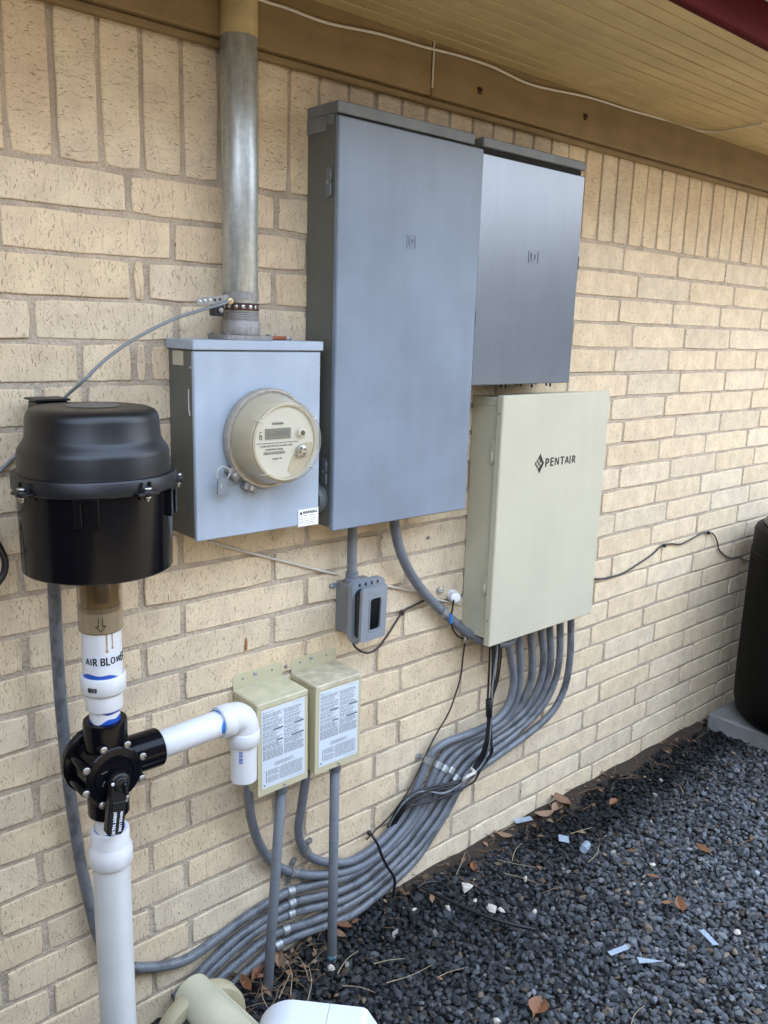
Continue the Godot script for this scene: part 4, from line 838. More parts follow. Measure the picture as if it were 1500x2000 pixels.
	hose("flexible_conduit_005", "grey conduit through the third lower strap and fifth from the cabinet's left", [Vector3(0.3182, 0.0292, 0.03), Vector3(0.3587, 0.0441, 0.02), Vector3(0.404, 0.0634, 0.0145), Vector3(0.4663, 0.0879, 0.0145), Vector3(0.5312, 0.1018, 0.0145), Vector3(0.5936, 0.0981, 0.0145), Vector3(0.6488, 0.0856, 0.0145), Vector3(0.7231, 0.066, 0.0145), Vector3(0.801, 0.061, 0.0145), Vector3(0.8905, 0.0809, 0.0145), Vector3(0.9664, 0.1184, 0.0145), Vector3(1.0301, 0.1649, 0.0145), Vector3(1.0772, 0.2094, 0.0145), Vector3(1.1072, 0.2408, 0.0145), Vector3(1.1343, 0.2634, 0.0145), Vector3(1.1793, 0.2877, 0.0145), Vector3(1.2587, 0.3048, 0.0145), Vector3(1.3481, 0.3235, 0.018), Vector3(1.4123, 0.3718, 0.03), Vector3(1.4346, 0.4402, 0.042), Vector3(1.4347, 0.5063, 0.05), Vector3(1.4207, 0.5882, 0.05), Vector3(1.4109, 0.6341, 0.05)], r, M.hose_dirty)
	hose("flexible_conduit_006", "grimy grey conduit through the fourth lower strap, second from lowest in bundle", [Vector3(0.3442, 0.0016, 0.03), Vector3(0.382, 0.0159, 0.02), Vector3(0.4279, 0.0356, 0.015), Vector3(0.4915, 0.0572, 0.015), Vector3(0.5443, 0.0671, 0.015), Vector3(0.5796, 0.0647, 0.015), Vector3(0.6417, 0.052, 0.015), Vector3(0.7232, 0.0416, 0.015), Vector3(0.8172, 0.0453, 0.015), Vector3(0.8991, 0.0673, 0.015), Vector3(0.9673, 0.0908, 0.015), Vector3(1.0284, 0.1235, 0.015), Vector3(1.0777, 0.1655, 0.015), Vector3(1.113, 0.2036, 0.015), Vector3(1.1452, 0.2392, 0.015), Vector3(1.1947, 0.2619, 0.015), Vector3(1.2605, 0.2773, 0.015), Vector3(1.35, 0.3045, 0.018), Vector3(1.4302, 0.3528, 0.03), Vector3(1.4675, 0.4154, 0.04), Vector3(1.4731, 0.4907, 0.05), Vector3(1.4671, 0.5778, 0.05), Vector3(1.4582, 0.6315, 0.05)], r, M.hose_dirty)
	hose("flexible_conduit_007", "grimy grey conduit along the bundle's lower edge, rightmost under the cabinet", [Vector3(0.3696, -0.0261, 0.03), Vector3(0.412, -0.014, 0.02), Vector3(0.4654, 0.0059, 0.015), Vector3(0.5176, 0.0252, 0.015), Vector3(0.5606, 0.0364, 0.015), Vector3(0.6276, 0.0297, 0.015), Vector3(0.7011, 0.0169, 0.015), Vector3(0.7783, 0.0091, 0.015), Vector3(0.8458, 0.0205, 0.015), Vector3(0.9174, 0.0403, 0.015), Vector3(0.9861, 0.071, 0.015), Vector3(1.0433, 0.1203, 0.015), Vector3(1.0856, 0.1595, 0.015), Vector3(1.1225, 0.206, 0.015), Vector3(1.1539, 0.2272, 0.015), Vector3(1.2122, 0.2439, 0.015), Vector3(1.2935, 0.2587, 0.015), Vector3(1.3964, 0.2822, 0.018), Vector3(1.4817, 0.3251, 0.03), Vector3(1.5217, 0.3928, 0.04), Vector3(1.5229, 0.4844, 0.05), Vector3(1.5152, 0.5821, 0.05), Vector3(1.5092, 0.6284, 0.05)], r, M.hose_dirty)
	var sp := [Vector3(1.0075, 0.3336, 0.0165), Vector3(1.043, 0.3102, 0.0165), Vector3(1.0682, 0.2887, 0.0165), Vector3(1.0914, 0.2763, 0.0165), Vector3(1.11, 0.2523, 0.0165)]
	var names := ["first strap at the top of the slanting conduit bundle, screwed to brick", "second strap from the wall screw across the slanting conduit bundle", "middle strap across the slanting conduit bundle below the cabinet", "fourth strap across the slanting conduit bundle below the cabinet", "lowest strap across the slanting conduit bundle, near the black cables"]
	for i in 5:
		var s := snap(runs[i + 1], sp[i]); strap("conduit_strap", names[i], s[0], s[1], 0.0103, i == 0)
	var lp := [Vector3(0.5931, 0.1554, 0.0145), Vector3(0.5961, 0.1242, 0.0145), Vector3(0.5936, 0.0981, 0.0145), Vector3(0.58, 0.0642, 0.0145), Vector3(0.5609, 0.0359, 0.0145)]
	names = ["topmost of five lower conduit straps beside the left grey leg", "second from top of five lower straps beside the left grey leg", "middle one of five lower conduit straps beside the left grey leg", "fourth of five lower conduit straps beside the left grey leg", "lowest of five lower conduit straps, partly behind left grey leg"]
	for i in 5:
		var s := snap(runs[i + 3], lp[i]); strap("conduit_strap", names[i], s[0], s[1], 0.0103, i == 0)
	var cp := [Vector3(0.6354, 0.2355, 0.0145), Vector3(0.601, 0.1993, 0.0145)]
	var s1 := snap(runs[1], cp[0]); strap("conduit_strap", "dark strap on the conduit curving from the right transformer box", s1[0], s1[1], 0.0103, true, M.zinc_dull)
	s1 = snap(runs[2], cp[1]); strap("conduit_strap", "dark strap on the conduit curving from the left transformer box", s1[0], s1[1], 0.0103, true, M.zinc_dull)
	s1 = snap(runs[0], Vector3(1.0297, 0.7197, 0.0235)); strap("conduit_strap", "shiny strap around the thick curved conduit near white fitting", s1[0], s1[1], 0.0118, true)
	s1 = snap(runs[7], Vector3(1.1333, 0.2169, 0.015)); strap("conduit_strap", "small dark strap at the right edge of the conduit bundle under black cables", s1[0], s1[1], 0.0103, false, M.zinc_dull)

func snap(path: Array, p: Vector3) -> Array:
	# the point of a conduit's middle line nearest to p, and its direction there
	var best := 9.0; var at := p; var dir := Vector3.RIGHT; var old: Vector3 = path[0]
	for i in path.size() - 1:
		for j in 8:
			var q: Vector3 = path[i].cubic_interpolate(path[i + 1], path[maxi(i - 1, 0)], path[mini(i + 2, path.size() - 1)], j / 8.0)
			if q.distance_to(p) < best: best = q.distance_to(p); at = q; dir = q - old
			old = q
	return [at, dir.normalized()]

func build_transformers() -> void:
	var xs := [0.4635, 0.602]; var ws := [0.1185, 0.117]
	var labels := ["left cream transformer box with printed notice, behind the white elbow", "right cream transformer box with printed notice and dirt on its lid"]
	var tilt := [0.012, 0.0]
	var first: Node3D
	for i in 2:
		var t := Node3D.new()
		if i == 0:
			t.name = "transformer_box"; add_child(t, true); first = t
			var w: float = ws[0]
			var mb := MB.new(); mb.box(Vector3(0, 0.002, 0.0025), Vector3(w, 0.185, 0.0875), 0.0015); obj("box_body", mb, M.cream_box, t)
			mb = MB.new(); mb.box(Vector3(-0.001, 0.001, 0.0877), Vector3(w + 0.001, 0.1955, 0.0895), 0.0008); obj("front_plate", mb, M.cream_box, t)
			mb = MB.new(); mb.box(Vector3(-0.0015, 0.1855, 0.0012), Vector3(w + 0.0015, 0.1985, 0.0912), 0.0022); obj("lid", mb, M.cream_lid, t)
			mb = MB.new(); mb.prism(rrect(w / 2, 0.115, w, 0.228, 0.009), 0.0002, 0.0018); mb.prism(rrect(w / 2 - 0.02, -0.004, 0.05, 0.022, 0.003), 0.0002, 0.0018); var fl := obj("mounting_flange", mb, M.cream_box, t)
			screw_head(fl, Vector3(w * 0.44, 0.2205, 0.002), 0.0046, M.zinc)
			mb = MB.new(); mb.cyl(Vector3(w * 0.44, 0.2115, 0.0015), Vector3(w * 0.44, 0.2115, 0.0021), 0.0044, 12, 0.0001)
			obj("keyhole", mb, M.paper_old, fl)
			for x in [0.19, 0.78]:
				mb = MB.new(); mb.cyl(Vector3(w * x, 0.2165, 0.0015), Vector3(w * x, 0.2165, 0.0021), 0.0021, 10, 0.0001); obj("screw_hole", mb, M.ink_grey, fl)
			var q := Vector3(0.0085, 0.0155, 0.0896); var lw := w - 0.0155; var lh := 0.168
			mb = MB.new(); mb.prism(rrect(q.x + lw / 2, q.y + lh / 2, lw, lh, 0.002), q.z, q.z + 0.0004)
			for k in mb.v.size(): mb.t[k] = Vector2((mb.v[k].x - q.x) / lw, 1.0 - (mb.v[k].y - q.y) / lh)
			obj("printed_notice", mb, M.notice, t)
			screw_head(t, Vector3(w * 0.52, 0.0085, 0.0897), 0.0032, M.zinc)
		else:
			t = first.duplicate(); t.name = "transformer_box_001"; add_child(t, true)
			(t.get_node("lid") as MeshInstance3D).material_override = M.cream_lid_dirty
		tag(t, labels[i], "transformer", "cream transformer boxes")
		t.position = Vector3(xs[i], 0.468, 0.0); t.rotation.z = tilt[i]
	# rigid legs to the ground
	var lp := [Vector3(0.5411, 0.4308, 0.062), Vector3(0.6802, 0.4464, 0.062)]
	var gp := [Vector3(0.495, 0, 0.0753), Vector3(0.655, 0, 0.0906)]
	var names := ["straight grey conduit leg from left transformer box down into the gravel", "straight grey conduit leg from right transformer box, blue glue at its foot"]
	for i in 2:
		var t := thing("standing_conduit", names[i], "conduit", "straight grey conduit legs")
		var top: Vector3 = lp[i]; top.y = 0.472; var bot: Vector3 = gp[i]
		if i == 0: top.x = 0.538
		else: top.x = 0.676
		var d := (top - bot).normalized()
		var mb := MB.new(); mb.cyl(bot - d * 0.05, top - d * 0.005, 0.0106, 20); obj("pipe", mb, M.pvc_grey, t)
		mb = MB.new(); mb.cyl(top - d * 0.029, top, 0.0133, 20); mb.cyl(top - d * 0.006, top + d * 0.003, 0.0152, 20); obj("box_adapter", mb, M.pvc_grey, t)
		mb = MB.new(); mb.prism(PackedVector2Array([Vector2(-0.0035, -0.034), Vector2(-0.0015, -0.038), Vector2(0.0005, -0.031), Vector2(0.004, -0.0285), Vector2(-0.004, -0.0285)]), 0.0099, 0.0109, Transform3D(Basis(Vector3.UP, -0.3), top)); obj("glue_run", mb, M.primer, t)
		if i == 1:
			mb = MB.new(); mb.cyl(bot + d * 0.001, bot + d * 0.011, 0.0109, 18); obj("glue_band", mb, mk(lin(0.10, 0.22, 0.27), 0.5, 0.0, null, 1.0), t)

func glue_ring(parent: Node, c: Vector3, r: float, lo: float, hi: float, m: Material, seed_: int, axis := 1) -> void:
	# a smear of pipe primer with a wavy edge, around y (axis 1) or x (axis 0)
	var rg := RandomNumberGenerator.new(); rg.seed = seed_
	var ph := rg.randf() * TAU; var mb := MB.new()
	for k in 40:
		var g0 := TAU * k / 40.0; var g1 := TAU * (k + 1) / 40.0
		var e0 := lerpf(lo, hi, clampf(0.55 + 0.4 * sin(g0 * 2.0 + ph) + 0.2 * sin(g0 * 5.0 + ph * 2.0), 0.08, 1.0)); var e1 := lerpf(lo, hi, clampf(0.55 + 0.4 * sin(g1 * 2.0 + ph) + 0.2 * sin(g1 * 5.0 + ph * 2.0), 0.08, 1.0))
		var p := func(g: float, h: float) -> Vector3: return c + (Vector3(cos(g) * r, h, sin(g) * r) if axis == 1 else Vector3(h, cos(g) * r, sin(g) * r))
		var n0 := (p.call(g0, 0.0) as Vector3) - c; var n1 := (p.call(g1, 0.0) as Vector3) - c
		mb.tri(p.call(g0, lo), p.call(g1, lo), p.call(g1, e1), n0.normalized(), n1.normalized(), n1.normalized(), Vector2(), Vector2(), Vector2())
		mb.tri(p.call(g0, lo), p.call(g1, e1), p.call(g0, e0), n0.normalized(), n1.normalized(), n0.normalized(), Vector2(), Vector2(), Vector2())
	obj("primer_smear", mb, m, parent)

func build_blower() -> void:
	var c := Vector3(0.141, 0, 0.14); var cx := Transform3D(Basis(), c)
	var bo := Transform3D(Basis.from_scale(Vector3(0.965, 1.0, 0.965)), Vector3(0.143, 0, 0.14))
	var t := thing("air_blower", "black domed air blower on the clear check valve", "air blower")
	var mb := MB.new(); mb.lathe([Vector2(0.0, 1.0115), Vector2(0.112, 1.0115), Vector2(0.1142, 1.0135), Vector2(0.1165, 1.146), Vector2(0.0, 1.146)], 72, bo); obj("lower_housing", mb, M.black_shiny, t)
	mb = MB.new(); mb.lathe([Vector2(0.1166, 1.1375), Vector2(0.1215, 1.1375), Vector2(0.1228, 1.139), Vector2(0.1228, 1.158), Vector2(0.1210, 1.1605), Vector2(0.1140, 1.1612), Vector2(0.1135, 1.164), Vector2(0.1126, 1.190), Vector2(0.1105, 1.1965), Vector2(0.1050, 1.2035), Vector2(0.1020, 1.209), Vector2(0.1005, 1.212), Vector2(0.0985, 1.238), Vector2(0.0965, 1.246), Vector2(0.092, 1.2515), Vector2(0.084, 1.2548), Vector2(0.070, 1.2558), Vector2(0.0, 1.2563)], 72, bo, 0.8); obj("lid", mb, M.black_dull, t)
	mb = MB.new(); mb.lathe([Vector2(0.0, 1.2562), Vector2(0.040, 1.2564), Vector2(0.0405, 1.2570), Vector2(0.0, 1.2572)], 40, bo); obj("round_sticker", mb, mk(lin(0.13, 0.12, 0.105), 0.6), t)
	# side inlet bracket behind
	var da: Vector3 = Vector3(0.0871, 1.2604, 0.05); var db: Vector3 = Vector3(0.1399, 1.2595, 0.05)
	mb = MB.new(); mb.box(Vector3(da.x + 0.003, 1.2, 0.02), Vector3(db.x - 0.002, da.y - 0.004, 0.06), 0.002); mb.box(Vector3(da.x, da.y - 0.0035, 0.014), Vector3(db.x, da.y, 0.064), 0.0015); obj("rear_duct", mb, M.black_dull, t)
	for g in [2.85, 1.35, 0.32, -0.7, -1.8]:
		var d := Vector3(cos(g), 0, sin(g)); var p := c + d * 0.1232
		var xf := Transform3D(Basis(Vector3(-d.z, 0, d.x), Vector3.UP, -d), p)
		mb = MB.new(); mb.box(Vector3(-0.019, 1.1385 , -0.0055), Vector3(0.019, 1.1435, 0.006), 0.0015, xf); mb.cyl(xf * Vector3(0, 1.1378, 0), xf * Vector3(0, 1.1455, 0), 0.0092, 14)
		for s in [-1.0, 1.0]: mb.prism(PackedVector2Array([Vector2(s * 0.008, 1.143), Vector2(s * 0.011, 1.143), Vector2(s * 0.0075, 1.157), Vector2(s * 0.006, 1.157)]), 0.0, 0.005, xf)
		obj("clamp_ear", mb, M.black_dull, t)
		mb = MB.new(); mb.cyl(xf * Vector3(0, 1.1456, 0), xf * Vector3(0, 1.1502, 0), 0.0066, 14, 0.001); mb.cyl(xf * Vector3(0, 1.128, 0), xf * Vector3(0, 1.1377, 0), 0.0033, 10); mb.cyl(xf * Vector3(0, 1.1325, 0), xf * Vector3(0, 1.1377, 0), 0.0058, 6); obj("bolt", mb, M.steel, t)
	for g in [2.08, 0.74, -0.95]:
		var d := Vector3(cos(g), 0, sin(g)); var xf := Transform3D(Basis(Vector3(-d.z, 0, d.x), Vector3.UP, d) * Basis.from_scale(Vector3(1, 1, 0.967)), Vector3(0.143, 0, 0.14))
		mb = MB.new()
		for s in [-1.0, 1.0]: mb.prism(rrect(s * 0.0115, 1.1165, 0.0095, 0.042, 0.0035), 0.1150, 0.1225, xf, 0.0012)
		mb.box(Vector3(-0.0165, 1.134, 0.1148), Vector3(0.0165, 1.1386, 0.1232), 0.001, xf)
		obj("latch_fork", mb, M.black_shiny, t)
	# check valve
	t = thing("check_valve", "stained see-through check valve under the black blower", "check valve")
	mb = MB.new(); mb.lathe([Vector2(0.0, 0.9085), Vector2(0.0325, 0.9085), Vector2(0.0338, 0.91), Vector2(0.0338, 1.0112), Vector2(0.0, 1.0112)], 40, cx); obj("clear_body", mb, M.smoke, t)
	mb = MB.new(); mb.lathe([Vector2(0.0, 0.9092), Vector2(0.0303, 0.9092), Vector2(0.0303, 0.941), Vector2(0.0, 0.941)], 36, cx); obj("inner_pipe", mb, M.paper_old, t)
	mb = MB.new(); mb.lathe([Vector2(0.0, 0.9415), Vector2(0.031, 0.9415), Vector2(0.031, 0.948), Vector2(0.0, 0.95)], 36, cx); obj("flap_seat", mb, M.box_side, t)
	mb = MB.new(); mb.lathe([Vector2(0.0, 0.951), Vector2(0.0285, 0.951), Vector2(0.0285, 1.0105), Vector2(0.0, 1.0105)], 36, cx); obj("dark_core", mb, mk(lin(0.09, 0.075, 0.05), 0.6), t)
	var fd := Vector3(-0.34, 0, 0.94).normalized(); var fb := Basis(Vector3(fd.z, 0, -fd.x), Vector3.UP, fd)
	for i in 5: lettering("AIR FLOW CHECK VALVE"[i * 2] + "SERVICE 2.0 SCH", 0.03, Transform3D(fb * Basis(Vector3(0, 0, 1), -PI / 2), c + fb * Vector3(-0.008 + i * 0.0045, 0.975, 0.0341)), M.ink, t)
	mb = MB.new(); var ax := Transform3D(fb, c + fb * Vector3(-0.002, 0.924, 0.0341))
	mb.prism(PackedVector2Array([Vector2(-0.0035, 0.013), Vector2(-0.0023, 0.013), Vector2(-0.0023, -0.0015), Vector2(-0.006, -0.0015), Vector2(0, -0.0085), Vector2(0.006, -0.0015), Vector2(0.0023, -0.0015), Vector2(0.0023, 0.013), Vector2(0.0035, 0.013), Vector2(0.0035, 0.0), Vector2(0.0085, 0.0), Vector2(0.0, -0.0105), Vector2(-0.0085, 0.0), Vector2(-0.0035, 0.0)]), 0.0, 0.0004, ax); obj("flow_arrow", mb, M.ink, t)
	# upper pipe with its label and reducers
	t = thing("pvc_pipe", "upper white pipe lettered AIR BLOWER above the black valve", "pipe", "white plumbing pipes")
	mb = MB.new(); mb.lathe([Vector2(0.0, 0.832), Vector2(0.0303, 0.832), Vector2(0.0303, 0.9083), Vector2(0.0, 0.9083)], 40, cx); obj("pipe", mb, M.white, t)
	mb = MB.new(); mb.lathe([Vector2(0.0, 0.7765), Vector2(0.0283, 0.7765), Vector2(0.0287, 0.778), Vector2(0.0287, 0.801), Vector2(0.0335, 0.8065), Vector2(0.0349, 0.8085), Vector2(0.0349, 0.833), Vector2(0.034, 0.8345), Vector2(0.0305, 0.8345)], 40, cx, 0.8); obj("reducer", mb, M.white, t)
	mb = MB.new(); mb.lathe([Vector2(0.0, 0.735), Vector2(0.0238, 0.735), Vector2(0.0238, 0.7764), Vector2(0.0, 0.7764)], 36, cx); obj("short_pipe", mb, M.white, t)
	mb = MB.new(); mb.lathe([Vector2(0.0304, 0.8525), Vector2(0.0306, 0.8525), Vector2(0.0306, 0.8745), Vector2(0.0304, 0.8745)], 40, cx); obj("label_band", mb, M.white_gloss, t)
	# the words wrap round the pipe, letter by letter
	var word := "AIR BLOWER"; var adv := [0.72, 0.34, 0.72, 0.3, 0.7, 0.6, 0.78, 0.98, 0.64, 0.72]; var run := 0.0; var total := 0.0
	for a in adv: total += a
	for i in word.length():
		if word[i] != " ":
			var g: float = (run + adv[i] / 2 - total * 0.385) * 0.0118 / 0.0306
			var bs := fb * Basis(Vector3.UP, g)
			if word[i] == "I":
				mb = MB.new(); mb.box(Vector3(-0.0011, -0.0052, 0.0), Vector3(0.0011, 0.0052, 0.0003), 0.0, Transform3D(bs, c + bs * Vector3(0, 0.8635, 0.0307))); obj("lettering", mb, M.ink, t)
			else: lettering(word[i], adv[i] * 0.0103, Transform3D(bs, c + bs * Vector3(0, 0.8635, 0.0307)), M.ink, t, true, false, 1.2)
		run += adv[i]
	glue_ring(t, c, 0.0306, 0.8335, 0.843, M.primer, 3); glue_ring(t, c, 0.024, 0.7762, 0.7695, M.primer, 4); glue_ring(t, c, 0.0241, 0.754, 0.765, M.primer, 9)
	for s in [[-0.0015, 0.031, 0.0026], [0.0075, 0.026, 0.002]]:
		var g: float = s[0] / 0.0305; var bs := fb * Basis(Vector3.UP, g + 0.25)
		mb = MB.new(); mb.prism(PackedVector2Array([Vector2(-s[2] * 0.45, 0), Vector2(-s[2] * 0.35, -s[1] * 0.8), Vector2(-s[2], -s[1] * 0.93), Vector2(0, -s[1]), Vector2(s[2], -s[1] * 0.93), Vector2(s[2] * 0.35, -s[1] * 0.8), Vector2(s[2] * 0.6, 0)]), 0.0, 0.0004, Transform3D(bs, c + bs * Vector3(0, 0.9085, 0.0304))); obj("brown_drip", mb, M.brown_stain, t)
	mb = MB.new(); rng.seed = 6
	for i in 13:
		var g: float = -0.75 + i * 0.035; var bs := fb * Basis(Vector3.UP, g); mb.box(Vector3(-0.0004, 0.8145, 0.0349), Vector3(-0.0004 + rng.randf_range(0.0004, 0.0011), 0.822, 0.0352), 0.0, Transform3D(bs, c))
	obj("bar_code", mb, M.ink, t)
	# diverter valve
	t = thing("diverter_valve", "black three-port diverter valve with lettered black handle", "valve")
	var vy := 0.672
	mb = MB.new(); mb.lathe([Vector2(0.0, 0.700), Vector2(0.0335, 0.700), Vector2(0.0345, 0.751), Vector2(0.0335, 0.755), Vector2(0.0245, 0.755)], 40, cx, 0.9); obj("top_port", mb, M.black_shiny, t)
	mb = MB.new(); mb.lathe([Vector2(0.0245, 0.590), Vector2(0.032, 0.590), Vector2(0.033, 0.592), Vector2(0.033, 0.65), Vector2(0.0, 0.65)], 40, cx, 0.9); obj("bottom_port", mb, M.black_shiny, t)
	var px := Transform3D(Basis(Vector3.UP, Vector3.RIGHT, Vector3(0, 0, -1)), Vector3(0.0, 0.677, 0.14))
	mb = MB.new(); mb.lathe([Vector2(0.0, 0.165), Vector2(0.0325, 0.165), Vector2(0.0325, 0.229), Vector2(0.0315, 0.231), Vector2(0.0245, 0.231)], 40, px, 0.9); obj("side_port", mb, M.black_shiny, t)
	var vz := Transform3D(Basis(Vector3.RIGHT, Vector3(0, 0, 1), Vector3(0, -1, 0)), Vector3(0.139, vy, 0.0))
	mb = MB.new(); mb.lathe([Vector2(0.0, 0.098), Vector2(0.058, 0.098), Vector2(0.059, 0.1), Vector2(0.059, 0.112), Vector2(0.057, 0.114), Vector2(0.046, 0.115), Vector2(0.045, 0.166), Vector2(0.0, 0.166)], 48, vz); obj("valve_body", mb, M.black_shiny, t)
	mb = MB.new(); mb.lathe([Vector2(0.0, 0.1662), Vector2(0.0455, 0.1662), Vector2(0.0465, 0.168), Vector2(0.0465, 0.1735), Vector2(0.0445, 0.1755), Vector2(0.034, 0.1765), Vector2(0.033, 0.179), Vector2(0.0305, 0.179), Vector2(0.0295, 0.1768), Vector2(0.0, 0.1768)], 48, vz, 0.8)
	var cov := obj("valve_cover", mb, M.black_shiny, t)
	for k in 3:
		mb = MB.new(); mb.box(Vector3(-0.005, -0.0006, 0.1766), Vector3(0.005, 0.0006, 0.1776), 0.0, Transform3D(Basis(Vector3(0, 0, 1), k * 0.9 + 0.2), Vector3(0.139, vy, 0) + Basis(Vector3(0, 0, 1), k * 0.9 + 2.6) * Vector3(0.021, 0, 0))); obj("raised_mark", mb, M.ink_grey, cov)
	for k in 8:
		var g := TAU * (k + 0.42) / 8.0; var p := Vector3(0.139 + cos(g) * 0.0505, vy + sin(g) * 0.0505, 0)
		mb = MB.new(); mb.cyl(p + Vector3(0, 0, 0.112), p + Vector3(0, 0, 0.1735), 0.0062, 14, 0.0008, 0.0068); obj("screw_boss", mb, M.black_shiny, t)
		screw_head(t, p + Vector3(0, 0, 0.1737), 0.0063, M.steel)
	var hb := Vector3(0.1395, vy - 0.006, 0.1775)
	mb = MB.new(); mb.cyl(hb, hb + Vector3(0, 0, 0.018), 0.0165, 28, 0.003); mb.cyl(hb + Vector3(0, 0, 0.0178), hb + Vector3(0, 0, 0.0215), 0.0115, 24, 0.002); mb.box(Vector3(-0.0025, -0.020, 0.0), Vector3(0.0025, 0.002, 0.007), 0.0012, Transform3D(Basis(Vector3(0, 0, 1), 0.12), hb + Vector3(0.004, 0.0, 0.0195))); obj("handle_hub", mb, M.black_dull, t)
	var hd := Basis(Vector3(0, 0, 1), -0.14)
	var hx := Transform3D(hd, hb)
	mb = MB.new(); mb.prism(PackedVector2Array([Vector2(-0.015, 0.004), Vector2(-0.0145, -0.082), Vector2(-0.0095, -0.0885), Vector2(0.011, -0.0885), Vector2(0.0145, -0.082), Vector2(0.0125, -0.03), Vector2(0.0155, 0.0)]), 0.004, 0.0175, hx, 0.0022); mb.box(Vector3(-0.011, -0.046, 0.0175), Vector3(0.011, -0.030, 0.0195), 0.0012, hx)
	var hn := obj("handle", mb, M.black_dull, t)
	lettering("JANDY VALVE", 0.0395, hx * Transform3D(Basis(Vector3(0, 0, 1), -PI / 2), Vector3(-0.0042, -0.0665, 0.0177)), M.white_ink, hn, true, false, 1.15)
	lettering("NEVER LUBE", 0.034, hx * Transform3D(Basis(Vector3(0, 0, 1), -PI / 2), Vector3(0.0062, -0.0655, 0.0177)), M.white_ink, hn, true)
	mb = MB.new(); mb.cyl(hb + Vector3(-0.0125, 0.003, 0.0165), hb + Vector3(-0.0128, 0.003, 0.0185), 0.0028, 12, 0.0002); obj("white_dot", mb, M.white_ink, t)
	# side arm with elbow
	t = thing("elbow_pipe", "white side pipe with elbow and open downspout right of black valve", "pipe", "white plumbing pipes")
	var ay := 0.6815
	mb = MB.new(); mb.cyl(Vector3(0.215, 0.6775, 0.14), Vector3(0.375, ay + 0.0035, 0.14), 0.0239, 36); obj("arm_pipe", mb, M.white, t)
	var ec := Vector3(0.4005, ay + 0.004, 0.14)
	mb = MB.new(); mb.cyl(Vector3(0.3475, ay + 0.003, 0.14), Vector3(0.372, ay + 0.0035, 0.14), 0.0298, 36, 0.0012); mb.tube([Vector3(0.371, ay + 0.0035, 0.14), Vector3(0.384, ay + 0.0025, 0.14), Vector3(0.3945, ay - 0.006, 0.14), Vector3(0.3985, ay - 0.018, 0.14), Vector3(0.399, ay - 0.026, 0.14)], 0.0278, 36, 0.003); mb.cyl(Vector3(0.399, ay - 0.0255, 0.14), Vector3(0.399, ay - 0.051, 0.14), 0.0298, 36, 0.0012); obj("elbow", mb, M.white, t)
	mb = MB.new(); mb.lathe([Vector2(0.0205, 0.575), Vector2(0.0205, 0.5575), Vector2(0.0239, 0.5575), Vector2(0.0239, 0.632)], 36, Transform3D(Basis(), Vector3(0.399, 0, 0.14)), 0.9); obj("downspout", mb, M.white, t)
	mb = MB.new(); mb.lathe([Vector2(0, 0.576), Vector2(0.0204, 0.576)], 24, Transform3D(Basis(), Vector3(0.399, 0, 0.14))); obj("dark_inside", mb, M.ink_grey, t)
	glue_ring(t, Vector3(0, ay + 0.003, 0.14), 0.0243, 0.3475, 0.3385, M.primer_light, 5, 0); glue_ring(t, Vector3(0, 0.6775, 0.14), 0.0243, 0.2305, 0.235, M.primer, 6, 0)
	glue_ring(t, Vector3(0.399, 0, 0.14), 0.0242, 0.6304, 0.628, M.primer, 8)
	mb = MB.new()
	for i in 9: mb.box(Vector3(-0.004, 0.0, 0.0238), Vector3(0.003, rng.randf_range(0.0008, 0.0017), 0.0241), 0.0, Transform3D(Basis(Vector3.UP, -0.75), Vector3(0.399, 0.600 + i * 0.0028, 0.14)))
	obj("bar_code", mb, M.primer, t)
	# lower pipe
	t = thing("pvc_pipe_001", "tall white pipe below the black valve, running down past the frame", "pipe", "white plumbing pipes")
	mb = MB.new(); mb.lathe([Vector2(0, 0.545), Vector2(0.0238, 0.545), Vector2(0.0238, 0.5898), Vector2(0, 0.5898)], 36, cx); obj("short_pipe", mb, M.white, t)
	mb = MB.new(); mb.lathe([Vector2(0.0303, 0.4985), Vector2(0.0345, 0.4985), Vector2(0.0355, 0.5), Vector2(0.0355, 0.5245), Vector2(0.0315, 0.5315), Vector2(0.0308, 0.534), Vector2(0.0308, 0.5585), Vector2(0.0298, 0.56), Vector2(0.0238, 0.56)], 40, cx, 0.8); obj("coupling", mb, M.white, t)
	mb = MB.new(); mb.lathe([Vector2(0, -0.05), Vector2(0.0303, -0.05), Vector2(0.0303, 0.52), Vector2(0, 0.52)], 40, cx); obj("pipe", mb, M.white_old, t)
	glue_ring(t, c, 0.0242, 0.559, 0.568, M.primer, 12); glue_ring(t, c, 0.0306, 0.4988, 0.4955, M.primer, 14)
	# black cable coil hanging at the left
	mb = MB.new(); mb.tube([Vector3(0.0119, 1.0664, 0.03), Vector3(0.0227, 1.0504, 0.03), Vector3(0.0332, 1.0268, 0.03), Vector3(0.0381, 1.0087, 0.03), Vector3(0.0354, 0.9909, 0.03), Vector3(0.0253, 0.9761, 0.03), Vector3(0.0113, 0.9687, 0.03), Vector3(-0.0021, 0.9696, 0.03), Vector3(-0.0112, 0.9973, 0.03), Vector3(-0.0042, 1.0446, 0.03), Vector3(0.0118, 1.0648, 0.03)], 0.0055, 10)
	tag(obj("cable_loop", mb, M.cable_black), "black cable loop poking in beside the blower's lower left", "cable")

